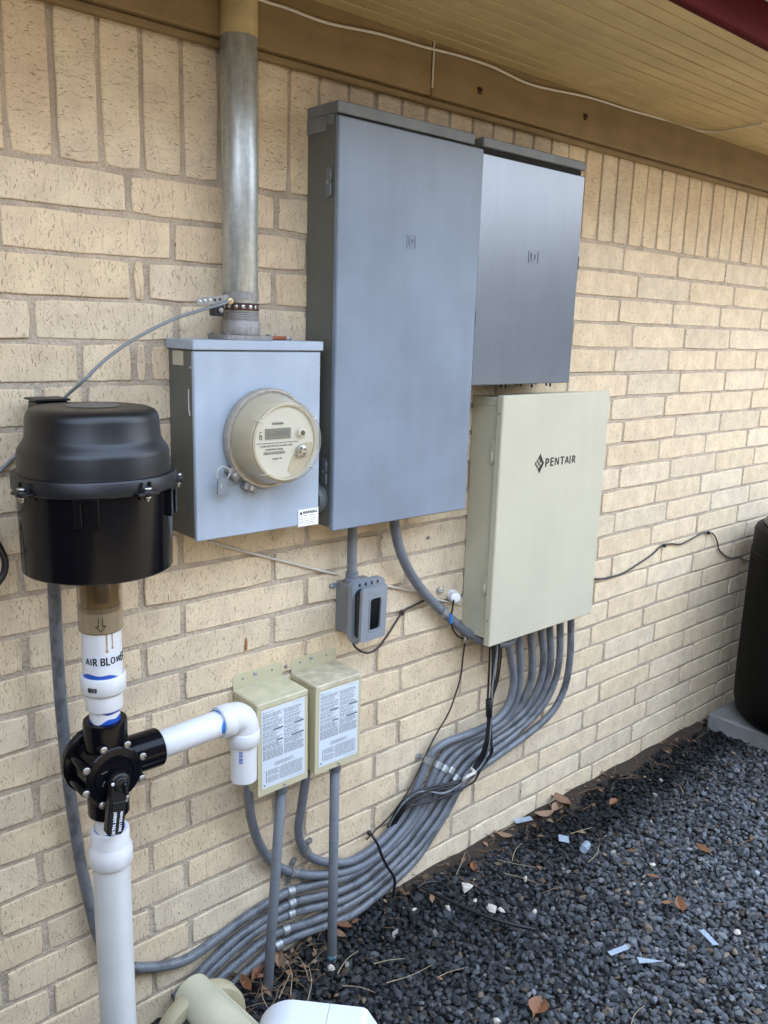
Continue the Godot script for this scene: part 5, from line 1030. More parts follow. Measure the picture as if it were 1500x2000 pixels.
func build_black_cables() -> void:
	rng.seed = 15
	var names := ["leftmost black low-voltage cable hanging from the cream cabinet", "black cable second from left under the cream cabinet", "third black cable in the strand under the cream cabinet", "black cable with pale stripe in the strand under the cabinet", "right-hand black cable that swings outside the zip tie", "lone black cable that bows out right of the strand"]
	var lanes := [[Vector3(1.1443, 0.6576, 0.075), Vector3(1.1547, 0.5795, 0.07), Vector3(1.163, 0.4792, 0.065), Vector3(1.1672, 0.3939, 0.066), Vector3(1.161, 0.3343, 0.062), Vector3(1.1503, 0.2924, 0.05), Vector3(1.1292, 0.2613, 0.045), Vector3(1.083, 0.2601, 0.044), Vector3(1.01, 0.2747, 0.043), Vector3(0.9493, 0.2826, 0.042), Vector3(0.9091, 0.276, 0.04), Vector3(0.8944, 0.2495, 0.03), Vector3(0.8889, 0.2079, 0.014), Vector3(0.8866, 0.1919, 0.008)],
		[Vector3(1.1579, 0.653, 0.07), Vector3(1.1676, 0.5626, 0.07), Vector3(1.1696, 0.4722, 0.07), Vector3(1.1718, 0.3958, 0.067), Vector3(1.1662, 0.3392, 0.064), Vector3(1.1586, 0.2938, 0.053), Vector3(1.1333, 0.2656, 0.048), Vector3(1.0867, 0.2568, 0.046), Vector3(1.0192, 0.2681, 0.045), Vector3(0.9599, 0.2741, 0.044), Vector3(0.9196, 0.2666, 0.04), Vector3(0.9017, 0.237, 0.03), Vector3(0.8944, 0.2005, 0.012)],
		[Vector3(1.1703, 0.649, 0.066), Vector3(1.1802, 0.5581, 0.066), Vector3(1.1784, 0.4682, 0.066), Vector3(1.1776, 0.3899, 0.064), Vector3(1.1748, 0.3327, 0.062), Vector3(1.1678, 0.2902, 0.052), Vector3(1.1386, 0.2603, 0.047), Vector3(1.0938, 0.2509, 0.045), Vector3(1.0294, 0.2521, 0.043), Vector3(0.9678, 0.2605, 0.042), Vector3(0.9254, 0.2552, 0.038), Vector3(0.9089, 0.2291, 0.028), Vector3(0.8989, 0.194, 0.011)],
		[Vector3(1.171, 0.6507, 0.072), Vector3(1.1783, 0.6125, 0.072), Vector3(1.1751, 0.5614, 0.072), Vector3(1.1688, 0.501, 0.072), Vector3(1.1763, 0.4203, 0.068), Vector3(1.1796, 0.3435, 0.064), Vector3(1.1772, 0.2922, 0.054), Vector3(1.1428, 0.2646, 0.05), Vector3(1.1001, 0.2514, 0.048), Vector3(1.0395, 0.2455, 0.046), Vector3(0.9882, 0.2678, 0.044), Vector3(0.9443, 0.2803, 0.042), Vector3(0.9114, 0.266, 0.038), Vector3(0.8937, 0.234, 0.026), Vector3(0.8877, 0.199, 0.012)],
		[Vector3(1.1908, 0.6432, 0.062), Vector3(1.1991, 0.5934, 0.062), Vector3(1.1955, 0.525, 0.062), Vector3(1.1847, 0.4692, 0.062), Vector3(1.1851, 0.4003, 0.06), Vector3(1.1925, 0.3397, 0.058), Vector3(1.2078, 0.3068, 0.054), Vector3(1.1869, 0.277, 0.05), Vector3(1.1512, 0.2592, 0.048), Vector3(1.1085, 0.2537, 0.047), Vector3(1.063, 0.2496, 0.046), Vector3(1.0049, 0.2677, 0.045), Vector3(0.9541, 0.2716, 0.043), Vector3(0.9172, 0.2546, 0.036), Vector3(0.8991, 0.2264, 0.026), Vector3(0.8948, 0.1906, 0.012)],
		[Vector3(1.1995, 0.6401, 0.058), Vector3(1.2126, 0.582, 0.058), Vector3(1.2056, 0.507, 0.058), Vector3(1.1898, 0.462, 0.058), Vector3(1.1931, 0.3819, 0.056), Vector3(1.2082, 0.3079, 0.05), Vector3(1.1947, 0.2843, 0.046), Vector3(1.1798, 0.2559, 0.04), Vector3(1.1649, 0.2274, 0.034), Vector3(1.127, 0.2187, 0.03), Vector3(1.0713, 0.2232, 0.036), Vector3(1.0065, 0.2337, 0.04), Vector3(0.9532, 0.2442, 0.04), Vector3(0.921, 0.2449, 0.036), Vector3(0.9077, 0.2202, 0.026), Vector3(0.9016, 0.1878, 0.012)]]
	for i in 6:
		var mb := MB.new(); mb.tube(lanes[i], 0.0027, 8)
		tag(obj("low_voltage_cable", mb, M.cable_grey if i == 3 else M.cable_black), names[i], "cable", "black cables under the cream cabinet")
	var t := thing("zip_tie", "clear zip tie gathering black cables at the bundle's right edge", "zip tie")
	var z: Array = [Vector3(1.1062, 0.2708, 0.048), Vector3(1.1368, 0.2701, 0.048)]
	var mb := MB.new(); mb.tube([z[0] + Vector3(-0.004, -0.012, 0.003), z[0] + Vector3(0, 0, 0.01), z[1] + Vector3(0, 0.003, 0.008), z[1] + Vector3(0.004, 0.006, -0.006)], 0.0042, 8, 0.003); obj("loop", mb, M.cable_white, t)
	mb = MB.new(); mb.box(z[1] + Vector3(-0.005, -0.003, 0.004), z[1] + Vector3(0.006, 0.006, 0.012), 0.001); obj("catch", mb, M.cable_white, t)
	t = thing("cable_tape", "black tape wrap halfway down the hanging black cables", "tape")
	mb = MB.new(); mb.cyl(Vector3(1.1665, 0.4702, 0.066), Vector3(1.1707, 0.4212, 0.066), 0.0085, 14, 0.001); obj("wrap", mb, M.black, t)

func build_tank() -> void:
	var t := thing("black_tank", "tall black cylindrical tank on a grey pad at the right", "tank")
	var cx := Transform3D(Basis(), Vector3(2.655, 0, 0.335))
	var mb := MB.new(); mb.lathe([Vector2(0, 0.056), Vector2(0.24, 0.056), Vector2(0.268, 0.064), Vector2(0.286, 0.084), Vector2(0.294, 0.125), Vector2(0.296, 0.2), Vector2(0.296, 0.66), Vector2(0.296, 0.665), Vector2(0.293, 0.667), Vector2(0.293, 0.735), Vector2(0.288, 0.748), Vector2(0.275, 0.757), Vector2(0.268, 0.757)], 80, cx, 0.85); obj("shell", mb, M.black_tank, t)
	mb = MB.new(); mb.lathe([Vector2(0.2, 0.752), Vector2(0.266, 0.752), Vector2(0.2665, 0.764), Vector2(0.262, 0.769), Vector2(0.253, 0.769), Vector2(0.249, 0.764), Vector2(0.2, 0.766), Vector2(0.1, 0.776), Vector2(0.0, 0.778)], 80, cx, 0.8); obj("lid", mb, M.black_dull, t)
	mb = MB.new(); mb.box(Vector3(2.412, -0.02, 0.04), Vector3(3.1, 0.054, 0.72), 0.006)
	tag(obj("equipment_pad", mb, M.concrete), "grey equipment pad under the black tank", "pad")

func build_fence() -> void:
	# the yard's fence returns to the house left of the frame; it keeps the low sky off that side
	rng.seed = 21
	var t := thing("yard_fence", "weathered brown board fence around the yard, meeting the brick wall left of the blower", "fence")
	for k in 3:
		var mb := MB.new(); mb.box(Vector3(-1.56, 0.3 + k * 0.65, 0.03), Vector3(-1.52, 0.39 + k * 0.65, 3.7), 0.003); obj("rail", mb, M.fence, t)
	for k in int((3.7 - 0.1) / 0.144):
		var mb := MB.new(); var z := 0.03 + k * 0.144
		mb.box(Vector3(-1.519, 0.02, z), Vector3(-1.50 + rng.randf_range(-0.002, 0.002), 1.95 + rng.randf_range(-0.012, 0.012), z + 0.139), 0.003); obj("board", mb, M.fence, t)
	for k in 3:
		var mb := MB.new(); mb.box(Vector3(-1.5, 0.3 + k * 0.85, 3.7 + 0.021), Vector3(3.3, 0.39 + k * 0.85, 3.7 + 0.06), 0.003); obj("rail", mb, M.fence, t)
	for k in int((3.3 + 1.49) / 0.144):
		var mb := MB.new(); var x := -1.49 + k * 0.144
		mb.box(Vector3(x, 0.02, 3.7), Vector3(x + 0.139, 3.3 + rng.randf_range(-0.015, 0.015), 3.7 + 0.02 + rng.randf_range(-0.002, 0.0)), 0.003); obj("board", mb, M.fence, t)
	# the neighbour's wall closes the far end of the yard
	var nb := MB.new(); nb.box(Vector3(14.0, -0.2, -2.0), Vector3(14.3, 3.55, 34.0), 0.01)
	tag(obj("boundary_wall", nb, M.fence), "plain dark boundary wall across the far right end of the yard", "wall")
	for k in 4:
		var mb := MB.new(); mb.box(Vector3(-1.66, -0.3, 0.04 + k * 1.15), Vector3(-1.562, 2.0, 0.138 + k * 1.15), 0.004); obj("post", mb, M.fence, t)

func stone_mesh(sd: int) -> ArrayMesh:
	# a crushed-stone chip: an icosahedron knocked out of shape, flat faces
	var rg := RandomNumberGenerator.new(); rg.seed = sd
	var f := (1.0 + sqrt(5.0)) / 2.0; var p := []
	for a in [-1.0, 1.0]:
		for b in [-f, f]: p.append_array([Vector3(a, b, 0), Vector3(0, a, b), Vector3(b, 0, a)])
	for i in p.size(): p[i] = p[i].normalized() * rg.randf_range(0.62, 1.2) * Vector3(1.15, 0.72, 0.95)
	var mb := MB.new(); var pts := PackedVector3Array(p)
	# convex faces: keep every triangle with all the points on one side
	for i in 12:
		for j in range(i + 1, 12):
			for k in range(j + 1, 12):
				var m := (pts[j] - pts[i]).cross(pts[k] - pts[i])
				if m.length() < 1e-6: continue
				m = m.normalized()
				var lo := 0; var hi := 0
				for q in 12:
					var d := m.dot(pts[q] - pts[i])
					if d > 1e-5: hi += 1
					elif d < -1e-5: lo += 1
				if lo and hi: continue
				if hi: m = -m
				mb.tri(pts[i], pts[j], pts[k], m, m, m, Vector2(pts[i].x, pts[i].z) * 0.01, Vector2(pts[j].x, pts[j].z) * 0.01, Vector2(pts[k].x, pts[k].z) * 0.01)
	return mb.mesh()

func build_ground() -> void:
	var pm := PlaneMesh.new(); pm.size = Vector2(400, 400)
	var o := MeshInstance3D.new(); o.name = "ground"; o.mesh = pm; o.material_override = M.soil; o.position = Vector3(0, -0.022, 0); add_child(o, true); kind(o, "structure")
	var sl := MB.new(); sl.box(Vector3(-6, -0.3, 1.75), Vector3(9, 0.012, 7.5), 0.01)
	kind(obj("patio", sl, M.patio), "structure")
	# bare brown earth where the gravel thins out against the wall
	rng.seed = 98
	var earth := MB.new()
	for i in 60:
		var x0 := 0.95 + i * 0.0245; var x1 := x0 + 0.0245
		var wd := func(x: float) -> float: return 0.040 + 0.018 * sin(x * 17.0) + 0.012 * sin(x * 43.0 + 1.0)
		var ht := func(x: float) -> float: return 0.004 + 0.003 * sin(x * 31.0)
		earth.quad(Vector3(x0, ht.call(x0), 0.0), Vector3(x1, ht.call(x1), 0.0), Vector3(x1, ht.call(x1) - 0.003, wd.call(x1) * 0.6), Vector3(x0, ht.call(x0) - 0.003, wd.call(x0) * 0.6), Vector3(0, 1, 0))
		earth.quad(Vector3(x0, ht.call(x0) - 0.003, wd.call(x0) * 0.6), Vector3(x1, ht.call(x1) - 0.003, wd.call(x1) * 0.6), Vector3(x1, -0.02, wd.call(x1) * 1.5), Vector3(x0, -0.02, wd.call(x0) * 1.5), Vector3(0, 0.9, 0.3).normalized())
	kind(obj("soil", earth, M.earth), "structure")
	rng.seed = 99
	var g := Node3D.new(); g.name = "gravel"; add_child(g, true); kind(g, "stuff")
	tag(g, "bed of dark crushed slate gravel along the foot of the wall", "gravel")
	var damp := FastNoiseLite.new(); damp.seed = 4; damp.frequency = 1.7
	var spots := [[], [], [], [], []]
	var x := -0.9
	var add := func(px: float, pz: float, layer: int) -> void:
		var d := damp.get_noise_2d(px, pz)
		var r := 0.0078 * exp(rng.randf_range(-0.5, 0.42)) * (1.2 if layer == 0 else 1.0)
		if rng.randf() < 0.05: r *= 1.4
		# damp strip beside the wall, drier and dustier stones further out and to the right
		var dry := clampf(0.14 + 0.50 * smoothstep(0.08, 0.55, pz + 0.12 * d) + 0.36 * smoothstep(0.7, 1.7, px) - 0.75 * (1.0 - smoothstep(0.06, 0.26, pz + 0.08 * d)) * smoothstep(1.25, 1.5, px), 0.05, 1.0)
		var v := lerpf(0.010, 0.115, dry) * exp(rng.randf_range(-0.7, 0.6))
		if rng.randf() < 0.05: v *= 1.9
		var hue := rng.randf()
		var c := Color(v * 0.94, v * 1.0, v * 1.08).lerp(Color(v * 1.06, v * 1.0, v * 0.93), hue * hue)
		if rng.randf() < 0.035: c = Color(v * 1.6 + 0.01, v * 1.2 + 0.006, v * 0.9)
		if rng.randf() < 0.006: c = Color(0.30, 0.28, 0.25)
		var bs := Basis.from_euler(Vector3(rng.randf_range(-0.7, 0.7), rng.randf() * TAU, rng.randf_range(-0.7, 0.7)))* Basis.from_scale(Vector3(r * rng.randf_range(0.8, 1.3), r * rng.randf_range(0.7, 1.05), r * rng.randf_range(0.75, 1.05)))
		var y := -0.012 if layer == 0 else rng.randf_range(-0.006, 0.003)
		y += 0.006 * d - 0.012 * (1.0 - smoothstep(0.0, 0.06, pz)) * smoothstep(1.2, 1.4, px)
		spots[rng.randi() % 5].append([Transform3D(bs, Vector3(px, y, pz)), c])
	for layer in 2:
		x = -0.6
		while x < 4.4:
			var z := 0.008
			while z < 1.75:
				var px := x + rng.randf_range(-0.0062, 0.0062); var pz := z + rng.randf_range(-0.0062, 0.0062)
				var bare := px > 0.95 and px < 2.4 and pz < 0.036 + 0.03 * damp.get_noise_2d(px * 3.0, 7.0) and layer == 1
				var under := px > 2.42 and pz > 0.05 and pz < 0.71
				if not bare and not under: add.call(px, pz, layer)
				z += 0.0152
			x += 0.0152
	for k in 5:
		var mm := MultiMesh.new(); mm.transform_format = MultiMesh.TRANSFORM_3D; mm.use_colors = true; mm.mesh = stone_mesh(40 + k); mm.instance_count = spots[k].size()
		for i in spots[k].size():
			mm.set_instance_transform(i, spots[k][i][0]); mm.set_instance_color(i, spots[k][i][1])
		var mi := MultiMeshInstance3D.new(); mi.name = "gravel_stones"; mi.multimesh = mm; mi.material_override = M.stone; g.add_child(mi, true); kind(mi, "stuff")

func leaf(called: String, label: String, at: Vector3, turn: float, ln: float, w: float, m: Material, group := "dead leaves on the gravel") -> void:
	var mb := MB.new(); var n := 8; var rg := RandomNumberGenerator.new(); rg.seed = int(at.x * 9000.0) + 17
	var curl := rg.randf_range(-0.5, 0.6)
	var pt := func(i: int, s: float) -> Vector3:
		var f := float(i) / n; var hw := w * 0.5 * pow(sin(PI * clampf(f * 0.96 + 0.02, 0.0, 1.0)), 0.7)
		return Vector3((f - 0.5) * ln, 0.006 + 0.4 * w * absf(s) + curl * (f - 0.5) ** 2 * ln, s * hw)
	for i in n:
		for s in [-1.0, 1.0]:
			var a: Vector3 = pt.call(i, 0.0); var b: Vector3 = pt.call(i + 1, 0.0); var c: Vector3 = pt.call(i + 1, s); var d: Vector3 = pt.call(i, s)
			var m3 := Vector3(0, 1, -s * 0.5).normalized()
			mb.quad(a, b, c, d, m3); mb.quad(a - Vector3(0, 0.0006, 0), b - Vector3(0, 0.0006, 0), c - Vector3(0, 0.0006, 0), d - Vector3(0, 0.0006, 0), -m3)
	var o := obj(called, mb, m); o.position = at; o.rotation.y = turn
	tag(o, label, "leaf", group)

func build_litter() -> void:
	# dead leaves, each where the photo shows it
	var lp := [Vector3(1.4143, 0.004, 0.5066), Vector3(1.4021, 0.004, 0.4775), Vector3(1.6788, 0.004, 0.4226), Vector3(1.6913, 0.004, 0.1298), Vector3(1.4682, 0.004, 0.3988), Vector3(1.1311, 0.004, 0.0797), Vector3(1.4651, 0.004, 0.0462), Vector3(1.5656, 0.004, 0.0302), Vector3(1.5325, 0.004, 0.0423), Vector3(1.2982, 0.004, 0.0405)]
	var la := ["orange-brown curled leaf lying alone on open gravel", "little brown leaf scrap left of the orange-brown leaf", "tan leaf near the gravel's right side", "brown leaf below the wall before the black tank", "small rusty leaf in mid gravel", "brown leaf by the wall's foot beside the conduit bundle", "pale curled leaf against the wall's foot", "pinkish-brown leaf leaning on the wall's foot nearest the tank", "second pale leaf against the wall's foot", "flat brown leaf just off the wall between bundle and tape scrap"]
	var ls := [0.055, 0.028, 0.05, 0.045, 0.03, 0.04, 0.06, 0.075, 0.06, 0.045]
	for i in lp.size(): leaf("dead_leaf", la[i], lp[i], 0.7 + i * 1.9, ls[i], ls[i] * 0.5, M.leaf_pale if i > 5 else M.leaf)
	lp = [Vector3(0.5016, 0.006, 0.0295), Vector3(0.5529, 0.006, 0.0325), Vector3(0.4569, 0.006, 0.0491), Vector3(0.7009, 0.006, 0.0542), Vector3(0.7298, 0.006, 0.0407)]
	la = ["large orange dry leaf tucked under the grey conduits", "brown leaf strip between the conduits and left grey leg", "split brown leaf beside the cream pump", "reddish leaf behind the right grey leg", "small reddish leaf above the right grey leg's foot"]
	for i in 5: leaf("dead_leaf", la[i], lp[i], 0.6 + i * 0.4, 0.07 - 0.008 * i, 0.02, M.leaf if i % 2 == 0 else M.leaf_pale)
	lp = [Vector3(0.8835, 0.004, 0.4891)]
	leaf("dead_leaf", "crumpled rusty leaf at the bottom edge of the gravel", lp[0] + Vector3(0, 0.004, 0), 0.3, 0.05, 0.042, M.leaf)
	# pale stone chips
	var cp := [Vector3(1.0631, 0.006, 0.118), Vector3(1.0566, 0.006, 0.2065), Vector3(1.0687, 0.006, 0.2306), Vector3(1.5183, 0.006, 0.3664), Vector3(1.2072, 0.006, 0.1899), Vector3(0.9717, 0.006, 0.1427), Vector3(0.905, 0.006, 0.0936), Vector3(1.1269, 0.006, 0.2847), Vector3(0.804, 0.006, 0.4469), Vector3(1.4476, 0.006, 0.636), Vector3(1.0457, 0.006, 0.1639), Vector3(0.6329, 0.006, 0.1172)]
	var cs := [0.0165, 0.0145, 0.0095, 0.01, 0.008, 0.0075, 0.007, 0.008, 0.008, 0.008, 0.006, 0.009]
	var cl := ["largest white limestone chip, near the black drip hose", "big white stone chip beside the black drip hose", "white chip just right of the big chip by the hose", "white chip alone in mid gravel", "small white chip toward the wall from the mid gravel", "square cream chip left of the black hose", "tiny white chip left of the hose", "small cream chip right of the black hose", "pale chip at the gravel's bottom edge", "white chip near the upright tape scrap", "tiny cream chip between the two largest chips", "white chip beside the right grey leg's foot"]
	for i in cp.size():
		var o := MeshInstance3D.new(); o.name = "stone_chip" if i == 0 else "stone_chip_%03d" % i; o.mesh = stone_mesh(300 + i); o.material_override = M.chip
		o.transform = Transform3D(Basis.from_euler(Vector3(0.3 * i, i, 0.2)).scaled(Vector3.ONE * cs[i]), cp[i]); add_child(o, true)
		tag(o, cl[i], "stone", "white stone chips in the dark gravel")
	# strips of clear tape or plastic
	var tp := [Vector3(1.1674, 0.01, 0.4942), Vector3(1.1986, 0.01, 0.5564), Vector3(1.3691, 0.01, 0.605), Vector3(1.4042, 0.01, 0.0198), Vector3(1.4209, 0.01, 0.15), Vector3(1.4317, 0.01, 0.2155)]
	var tl := ["narrow clear plastic strip, upper left of the two together", "pointed clear plastic strip below the narrow strip", "upright clear plastic strip near the gravel's right side", "clear plastic strip leaning by the wall's foot", "folded plastic scrap between the wall and the grey roll", "little grey translucent roll lying in the gravel"]
	var td := [[0.055, 0.013, 0.25], [0.06, 0.018, 0.55], [0.052, 0.016, -1.15], [0.055, 0.018, 0.35], [0.032, 0.028, -0.7], [0.03, 0.026, 0.1]]
	for i in 6:
		var mb := MB.new(); var xf := Transform3D(Basis(Vector3.UP, -td[i][2]) * Basis(Vector3.RIGHT, -PI / 2 + 0.1), tp[i] + Vector3(0, 0.003, 0))
		if i == 5: mb.tube([tp[i] + Vector3(-0.014, 0.006, 0.002), tp[i] + Vector3(0.014, 0.007, -0.006)], 0.011, 14)
		elif i == 1: mb.prism(PackedVector2Array([Vector2(-0.03, -0.008), Vector2(0.03, -0.009), Vector2(-0.028, 0.010)]), 0.0, 0.0006, xf)
		else: mb.prism(rrect(0, 0, td[i][0], td[i][1], 0.001), 0.0, 0.0006, xf)
		tag(obj("plastic_strip", mb, M.tape), tl[i], "plastic strip", "clear plastic scraps on the gravel")
	# black drip hose lying on the gravel
	var mb := MB.new(); mb.tube([Vector3(0.9598, 0.012, 0.0274), Vector3(0.9789, 0.012, 0.0907), Vector3(1.0042, 0.012, 0.1884), Vector3(1.0356, 0.012, 0.2668), Vector3(1.0743, 0.012, 0.3296)], 0.0048, 8)
	tag(obj("drip_hose", mb, M.cable_black), "thin black drip hose lying on the gravel beside white chips", "hose")
	mb = MB.new(); mb.tube([Vector3(0.9589, 0.012, 0.0471), Vector3(0.9785, 0.016, 0.0469), Vector3(1.0123, 0.012, 0.0568), Vector3(1.0221, 0.012, 0.0801), Vector3(1.0204, 0.006, 0.1039), Vector3(1.0243, -0.004, 0.1149)], 0.0038, 8)
	tag(obj("hose_end", mb, M.cable_black), "short black hose end arching out of the gravel by the wall", "hose")
	# twigs and straws: single ones that show
	rng.seed = 61
	var sp := [Vector3(1.2283, 0.01, 0.1411), Vector3(1.1916, 0.01, 0.1923), Vector3(1.3302, 0.01, 0.0219), Vector3(1.4897, 0.01, 0.1584), Vector3(1.114, 0.01, 0.0495), Vector3(0.7384, 0.01, 0.1896), Vector3(0.748, 0.01, 0.2459), Vector3(0.5419, 0.01, 0.0778), Vector3(0.559, 0.01, 0.1291), Vector3(0.5172, 0.01, 0.1041), Vector3(0.5806, 0.01, 0.0806), Vector3(0.6682, 0.01, 0.1324), Vector3(0.8172, 0.01, 0.3024), Vector3(0.6344, 0.01, 0.209), Vector3(1.2736, 0.01, 0.1066), Vector3(1.4318, 0.01, 0.2419), Vector3(0.4738, 0.01, 0.0222), Vector3(0.4726, 0.01, 0.1035), Vector3(1.9237, 0.01, 0.2092), Vector3(1.0307, 0.01, 0.63)]
	var sa := [1.1, 1.25, 0.1, 0.35, -0.5, 0.5, 0.25, -1.1, -0.9, -0.6, -1.3, -0.3, 0.4, 1.0, -0.4, -0.3, -0.8, -1.2, -0.9, -0.2]
	var tw := ["pale twig standing toward the wall above the mid white chip", "bent pale twig just above the mid white chip", "dry twig along the wall's foot right of the conduit bundle", "dry twig near the folded plastic scrap", "long dry twig sloping below the brown wall leaf", "dry twig right of the right grey leg's foot", "flat dry twig farthest right of the grey legs, near the lower edge", "upright dry twig crossing the left grey leg's base", "dry twig between the two grey legs nearest the left one", "dry twig just right of the left grey leg's foot", "steep dry twig midway between the grey legs", "dry twig touching the right grey leg's foot", "lone dry twig left of the pointed plastic strip", "dry twig between the grey legs and the white housing", "dry twig beside the upright pale twigs by the wall", "dry twig right of the little grey roll", "dry twig tangled under the lowest conduit", "dry twig above the white housing's rounded end", "pale dry twig in the far gravel before the tank pad", "dry twig at the gravel's bottom edge, far right"]
	for i in sp.size():
		mb = MB.new(); var l := rng.randf_range(0.03, 0.06); var d := Vector3(cos(sa[i]), 0, sin(sa[i])) * l
		var p: Vector3 = sp[i]
		mb.tube([p - d + Vector3(0, 0.002, 0), p + Vector3(0, 0.006, 0) + Vector3(-d.z, 0, d.x) * rng.randf_range(-0.2, 0.2), p + d + Vector3(0, rng.randf_range(0.0, 0.012), 0)], 0.0011, 5, 0.01, 0.0006)
		var o := obj("straw_twig" if i == 0 else "straw_twig_%03d" % i, mb, M.straw)
		tag(o, tw[i], "twig", "dry twigs on the gravel")

func build_fines() -> void:
	# leaf crumbs, husks and pine straw blown against the wall and round the conduits: past counting
	rng.seed = 313
	var g := Node3D.new(); g.name = "leaf_litter"; add_child(g, true); kind(g, "stuff")
	tag(g, "brown leaf crumbs and straw blown along the foot of the wall", "leaf litter")
	var fl := MB.new(); fl.quad(Vector3(-1, 0, -0.35), Vector3(0.1, 0.25, -0.6), Vector3(1, 0.1, 0.1), Vector3(-0.1, 0.3, 0.55), Vector3(0, 1, 0)); fl.quad(Vector3(-1, -0.06, -0.35), Vector3(0.1, 0.19, -0.6), Vector3(1, 0.04, 0.1), Vector3(-0.1, 0.24, 0.55), Vector3(0, -1, 0))
	var stw := MB.new(); stw.tube([Vector3(-1, 0, 0), Vector3(-0.3, 0.12, 0.1), Vector3(0.3, 0.1, -0.05), Vector3(1, 0.02, 0.06)], 0.03, 4, 0.4)
	var sets := [[fl.mesh(), M.crumb, 170, 0.004, 0.013], [stw.mesh(), M.crumb, 240, 0.012, 0.034]]
	for s in sets:
		var mm := MultiMesh.new(); mm.transform_format = MultiMesh.TRANSFORM_3D; mm.use_colors = true; mm.mesh = s[0]; mm.instance_count = s[2]
		for i in s[2]:
			var p := Vector3()
			var pick := rng.randf()
			if pick < 0.5: p = Vector3(rng.randf_range(0.3, 2.4), 0.006, absf(rng.randfn(0.0, 0.055)) + 0.006)
			elif pick < 0.72: p = Vector3(rng.randf_range(0.36, 0.66), 0.007, absf(rng.randfn(0.03, 0.07)) + 0.006)
			else: p = Vector3(rng.randf_range(0.3, 3.4), 0.008, rng.randf_range(0.0, 1.1) ** 1.2)
			if p.x > 2.4 and p.z < 0.73: p.z += 0.75
			var k := rng.randf_range(s[3], s[4])
			mm.set_instance_transform(i, Transform3D(Basis.from_euler(Vector3(rng.randf_range(-0.4, 0.4), rng.randf() * TAU, rng.randf_range(-0.35, 0.35))).scaled(Vector3(k, k, k)), p + Vector3(0, rng.randf_range(0.0, 0.006), 0)))
			var v := exp(rng.randf_range(-0.5, 0.5))
			var red := rng.randf()
			mm.set_instance_color(i, Color(0.17 * v, lerpf(0.125, 0.075, red) * v, lerpf(0.075, 0.032, red) * v))
		var mi := MultiMeshInstance3D.new(); mi.name = "litter_bits"; mi.multimesh = mm; mi.material_override = s[1]; g.add_child(mi, true); kind(mi, "stuff")

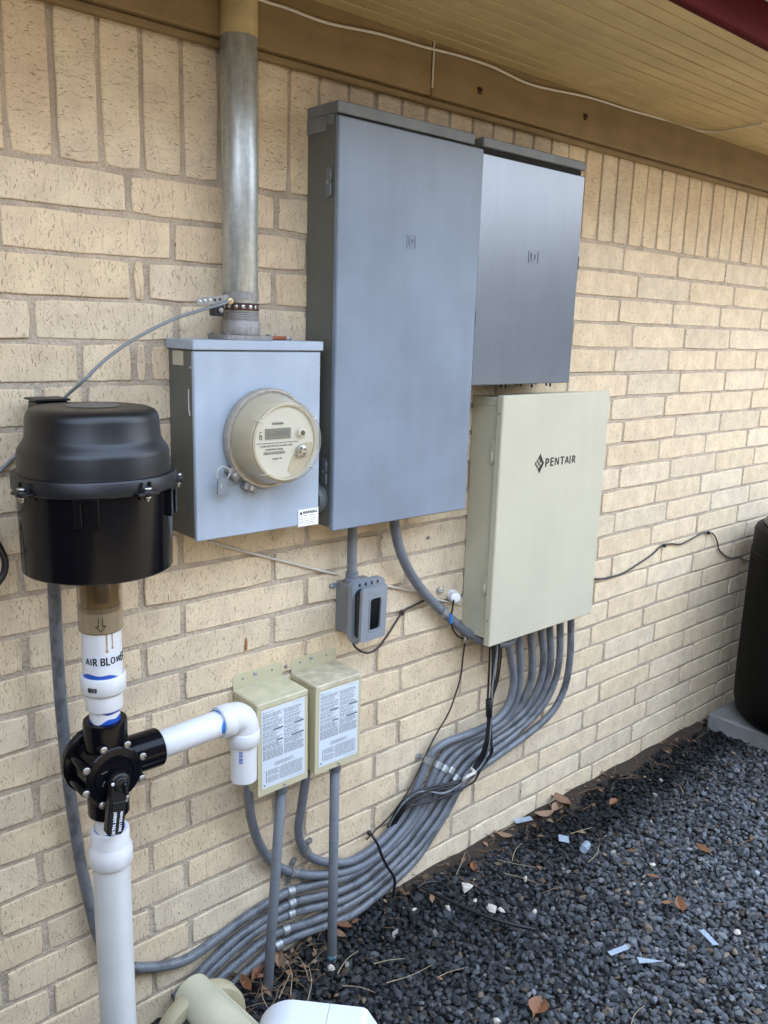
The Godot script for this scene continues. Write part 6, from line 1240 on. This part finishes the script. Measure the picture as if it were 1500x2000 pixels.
func build_foreground() -> void:
	# cream pump whose top shows at the lower edge
	var t := thing("pool_pump", "cream pump with rounded top lobe at the photo's lower edge", "pump")
	var yx := Transform3D(Basis(Vector3.RIGHT, Vector3(0, 0, 1), Vector3(0, -1, 0)), Vector3(0.281, 0.104, 0.052))
	var mb := MB.new(); mb.lathe([Vector2(0, 0.105), Vector2(0.080, 0.105), Vector2(0.088, 0.108), Vector2(0.091, 0.113), Vector2(0.091, 0.133), Vector2(0.087, 0.139), Vector2(0.076, 0.141), Vector2(0.0, 0.141)], 64, yx, 0.7); obj("flange_ring", mb, M.tan_ring, t)
	mb = MB.new(); mb.lathe([Vector2(0, 0.1412), Vector2(0.070, 0.1412), Vector2(0.068, 0.152), Vector2(0, 0.152)], 48, yx); obj("dark_joint", mb, M.black, t)
	mb = MB.new(); mb.lathe([Vector2(0, 0.1522), Vector2(0.067, 0.1522), Vector2(0.067, 0.40), Vector2(0.06, 0.415), Vector2(0, 0.42)], 48, yx, 0.7); obj("motor_body", mb, M.cream_pump, t)
	mb = MB.new(); mb.tube([Vector3(0.279, 0.166, 0.148), Vector3(0.281, 0.166, 0.20), Vector3(0.287, 0.166, 0.29), Vector3(0.294, 0.166, 0.39)], 0.036, 28, 0.01, 0.040)
	mb.lathe([Vector2(0.0, -0.011), Vector2(0.012, -0.0105), Vector2(0.022, -0.0085), Vector2(0.030, -0.005), Vector2(0.0345, -0.001), Vector2(0.036, 0.003)], 28, Transform3D(Basis(Vector3.RIGHT, Vector3(0, 0, 1), Vector3(0, -1, 0)), Vector3(0.279, 0.166, 0.148)), 0.5); obj("top_lobe", mb, M.cream_pump, t)
	mb = MB.new(); mb.tube([Vector3(0.3125, 0.181, 0.165), Vector3(0.3155, 0.1815, 0.22), Vector3(0.3225, 0.182, 0.30), Vector3(0.331, 0.183, 0.39)], 0.0042, 8); obj("side_bead", mb, M.cream_pump, t)
	mb = MB.new(); mb.box(Vector3(0.206, 0.10, 0.2055), Vector3(0.240, 0.155, 0.40), 0.004); obj("grey_cover", mb, M.box_grey, t)
	mb = MB.new(); mb.box(Vector3(0.221, -0.03, 0.25), Vector3(0.341, 0.045, 0.45), 0.004); obj("pump_foot", mb, M.black, t)
	# glossy white housing beside it
	t = thing("white_housing", "glossy white rounded housing at lower edge beside the cream pump", "housing")
	var a: Vector3 = Vector3(0.3839, 0.22, 0.332); var b: Vector3 = Vector3(0.4685, 0.22, 0.4234)
	var d := b - a; d.y = 0.0; var x := d.normalized(); var zz := Vector3(-x.z, 0, x.x); var ln := d.length()
	var bs := Basis(x, Vector3.UP, x.cross(Vector3.UP))
	var prof := PackedVector2Array()
	for i in 9: prof.append(Vector2(-0.014 - 0.05 * sin(PI / 2 * i / 8.0) + 0.05 - 0.05, 0.0) + Vector2(0.05 - 0.05 * 0.0, -0.075 + 0.075 * cos(PI / 2 * i / 8.0)))
	prof.clear()
	for i in 25:
		var gg := PI / 2 * i / 24.0
		prof.append(Vector2(-0.068 * sin(gg), -0.075 + 0.075 * cos(gg)))
	prof.append_array(PackedVector2Array([Vector2(-0.068, -0.2), Vector2(0.0605, -0.2), Vector2(0.0605, 0.0)]))
	mb = MB.new(); mb.prism(prof, 0.0, 0.24, Transform3D(bs, a), 0.012); obj("rounded_end", mb, M.white_gloss, t)
	prof = PackedVector2Array([Vector2(0.0614, 0.0), Vector2(0.0614, -0.2), Vector2(ln + 0.04, -0.2), Vector2(ln + 0.04, -0.06), Vector2(ln + 0.003, -0.004), Vector2(ln - 0.004, 0.0)])
	mb = MB.new(); mb.prism(prof, 0.0, 0.24, Transform3D(bs, a), 0.012); obj("bevelled_end", mb, M.white_gloss, t)
	for q in t.get_children(): q.position -= bs.z * 0.24 * 0.0

func _ready() -> void:
	# camera
	var cam := Camera3D.new(); cam.name = "camera"; cam.position = Vector3(-0.3577, 1.3819, 1.3615)
	cam.rotation = Vector3(-0.21588, -0.72563, 0.03107); cam.fov = 62.689; cam.near = 0.05; cam.far = 600.0; cam.current = true; add_child(cam)
	# light: open shade under an eave, bright hazy sky
	var we := WorldEnvironment.new(); we.name = "world"; var env := Environment.new(); we.environment = env
	env.background_mode = Environment.BG_SKY; env.tonemap_mode = Environment.TONE_MAPPER_LINEAR; env.tonemap_exposure = 7.2
	env.sdfgi_enabled = true; env.ssao_enabled = true; env.ssil_enabled = true
	var sm := ProceduralSkyMaterial.new(); sm.sky_top_color = Color(0.74, 0.825, 0.95); sm.sky_horizon_color = Color(0.97, 0.97, 0.97); sm.sky_curve = 0.2; sm.sky_energy_multiplier = 1.0
	sm.ground_bottom_color = Color(0.2, 0.2, 0.2); sm.ground_horizon_color = Color(0.6, 0.62, 0.63); sm.sun_angle_max = 4.0
	var sky := Sky.new(); sky.sky_material = sm; env.sky = sky; add_child(we)
	var sun := DirectionalLight3D.new(); sun.name = "sun"; sun.light_energy = 0.4; sun.light_color = Color(1.0, 0.95, 0.86); sun.light_angular_distance = 0.5; sun.shadow_enabled = true
	sun.look_at_from_position(Vector3(0.7, 1.6, -0.62), Vector3.ZERO); add_child(sun)
	materials()
	build_ground(); build_wall(); build_eave(); build_tank(); build_fence()
	build_riser(); build_meter(); build_panels(); build_transformers(); build_conduits(); build_blower(); build_foreground()
	build_outlet(); build_black_cables(); build_litter(); build_fines()
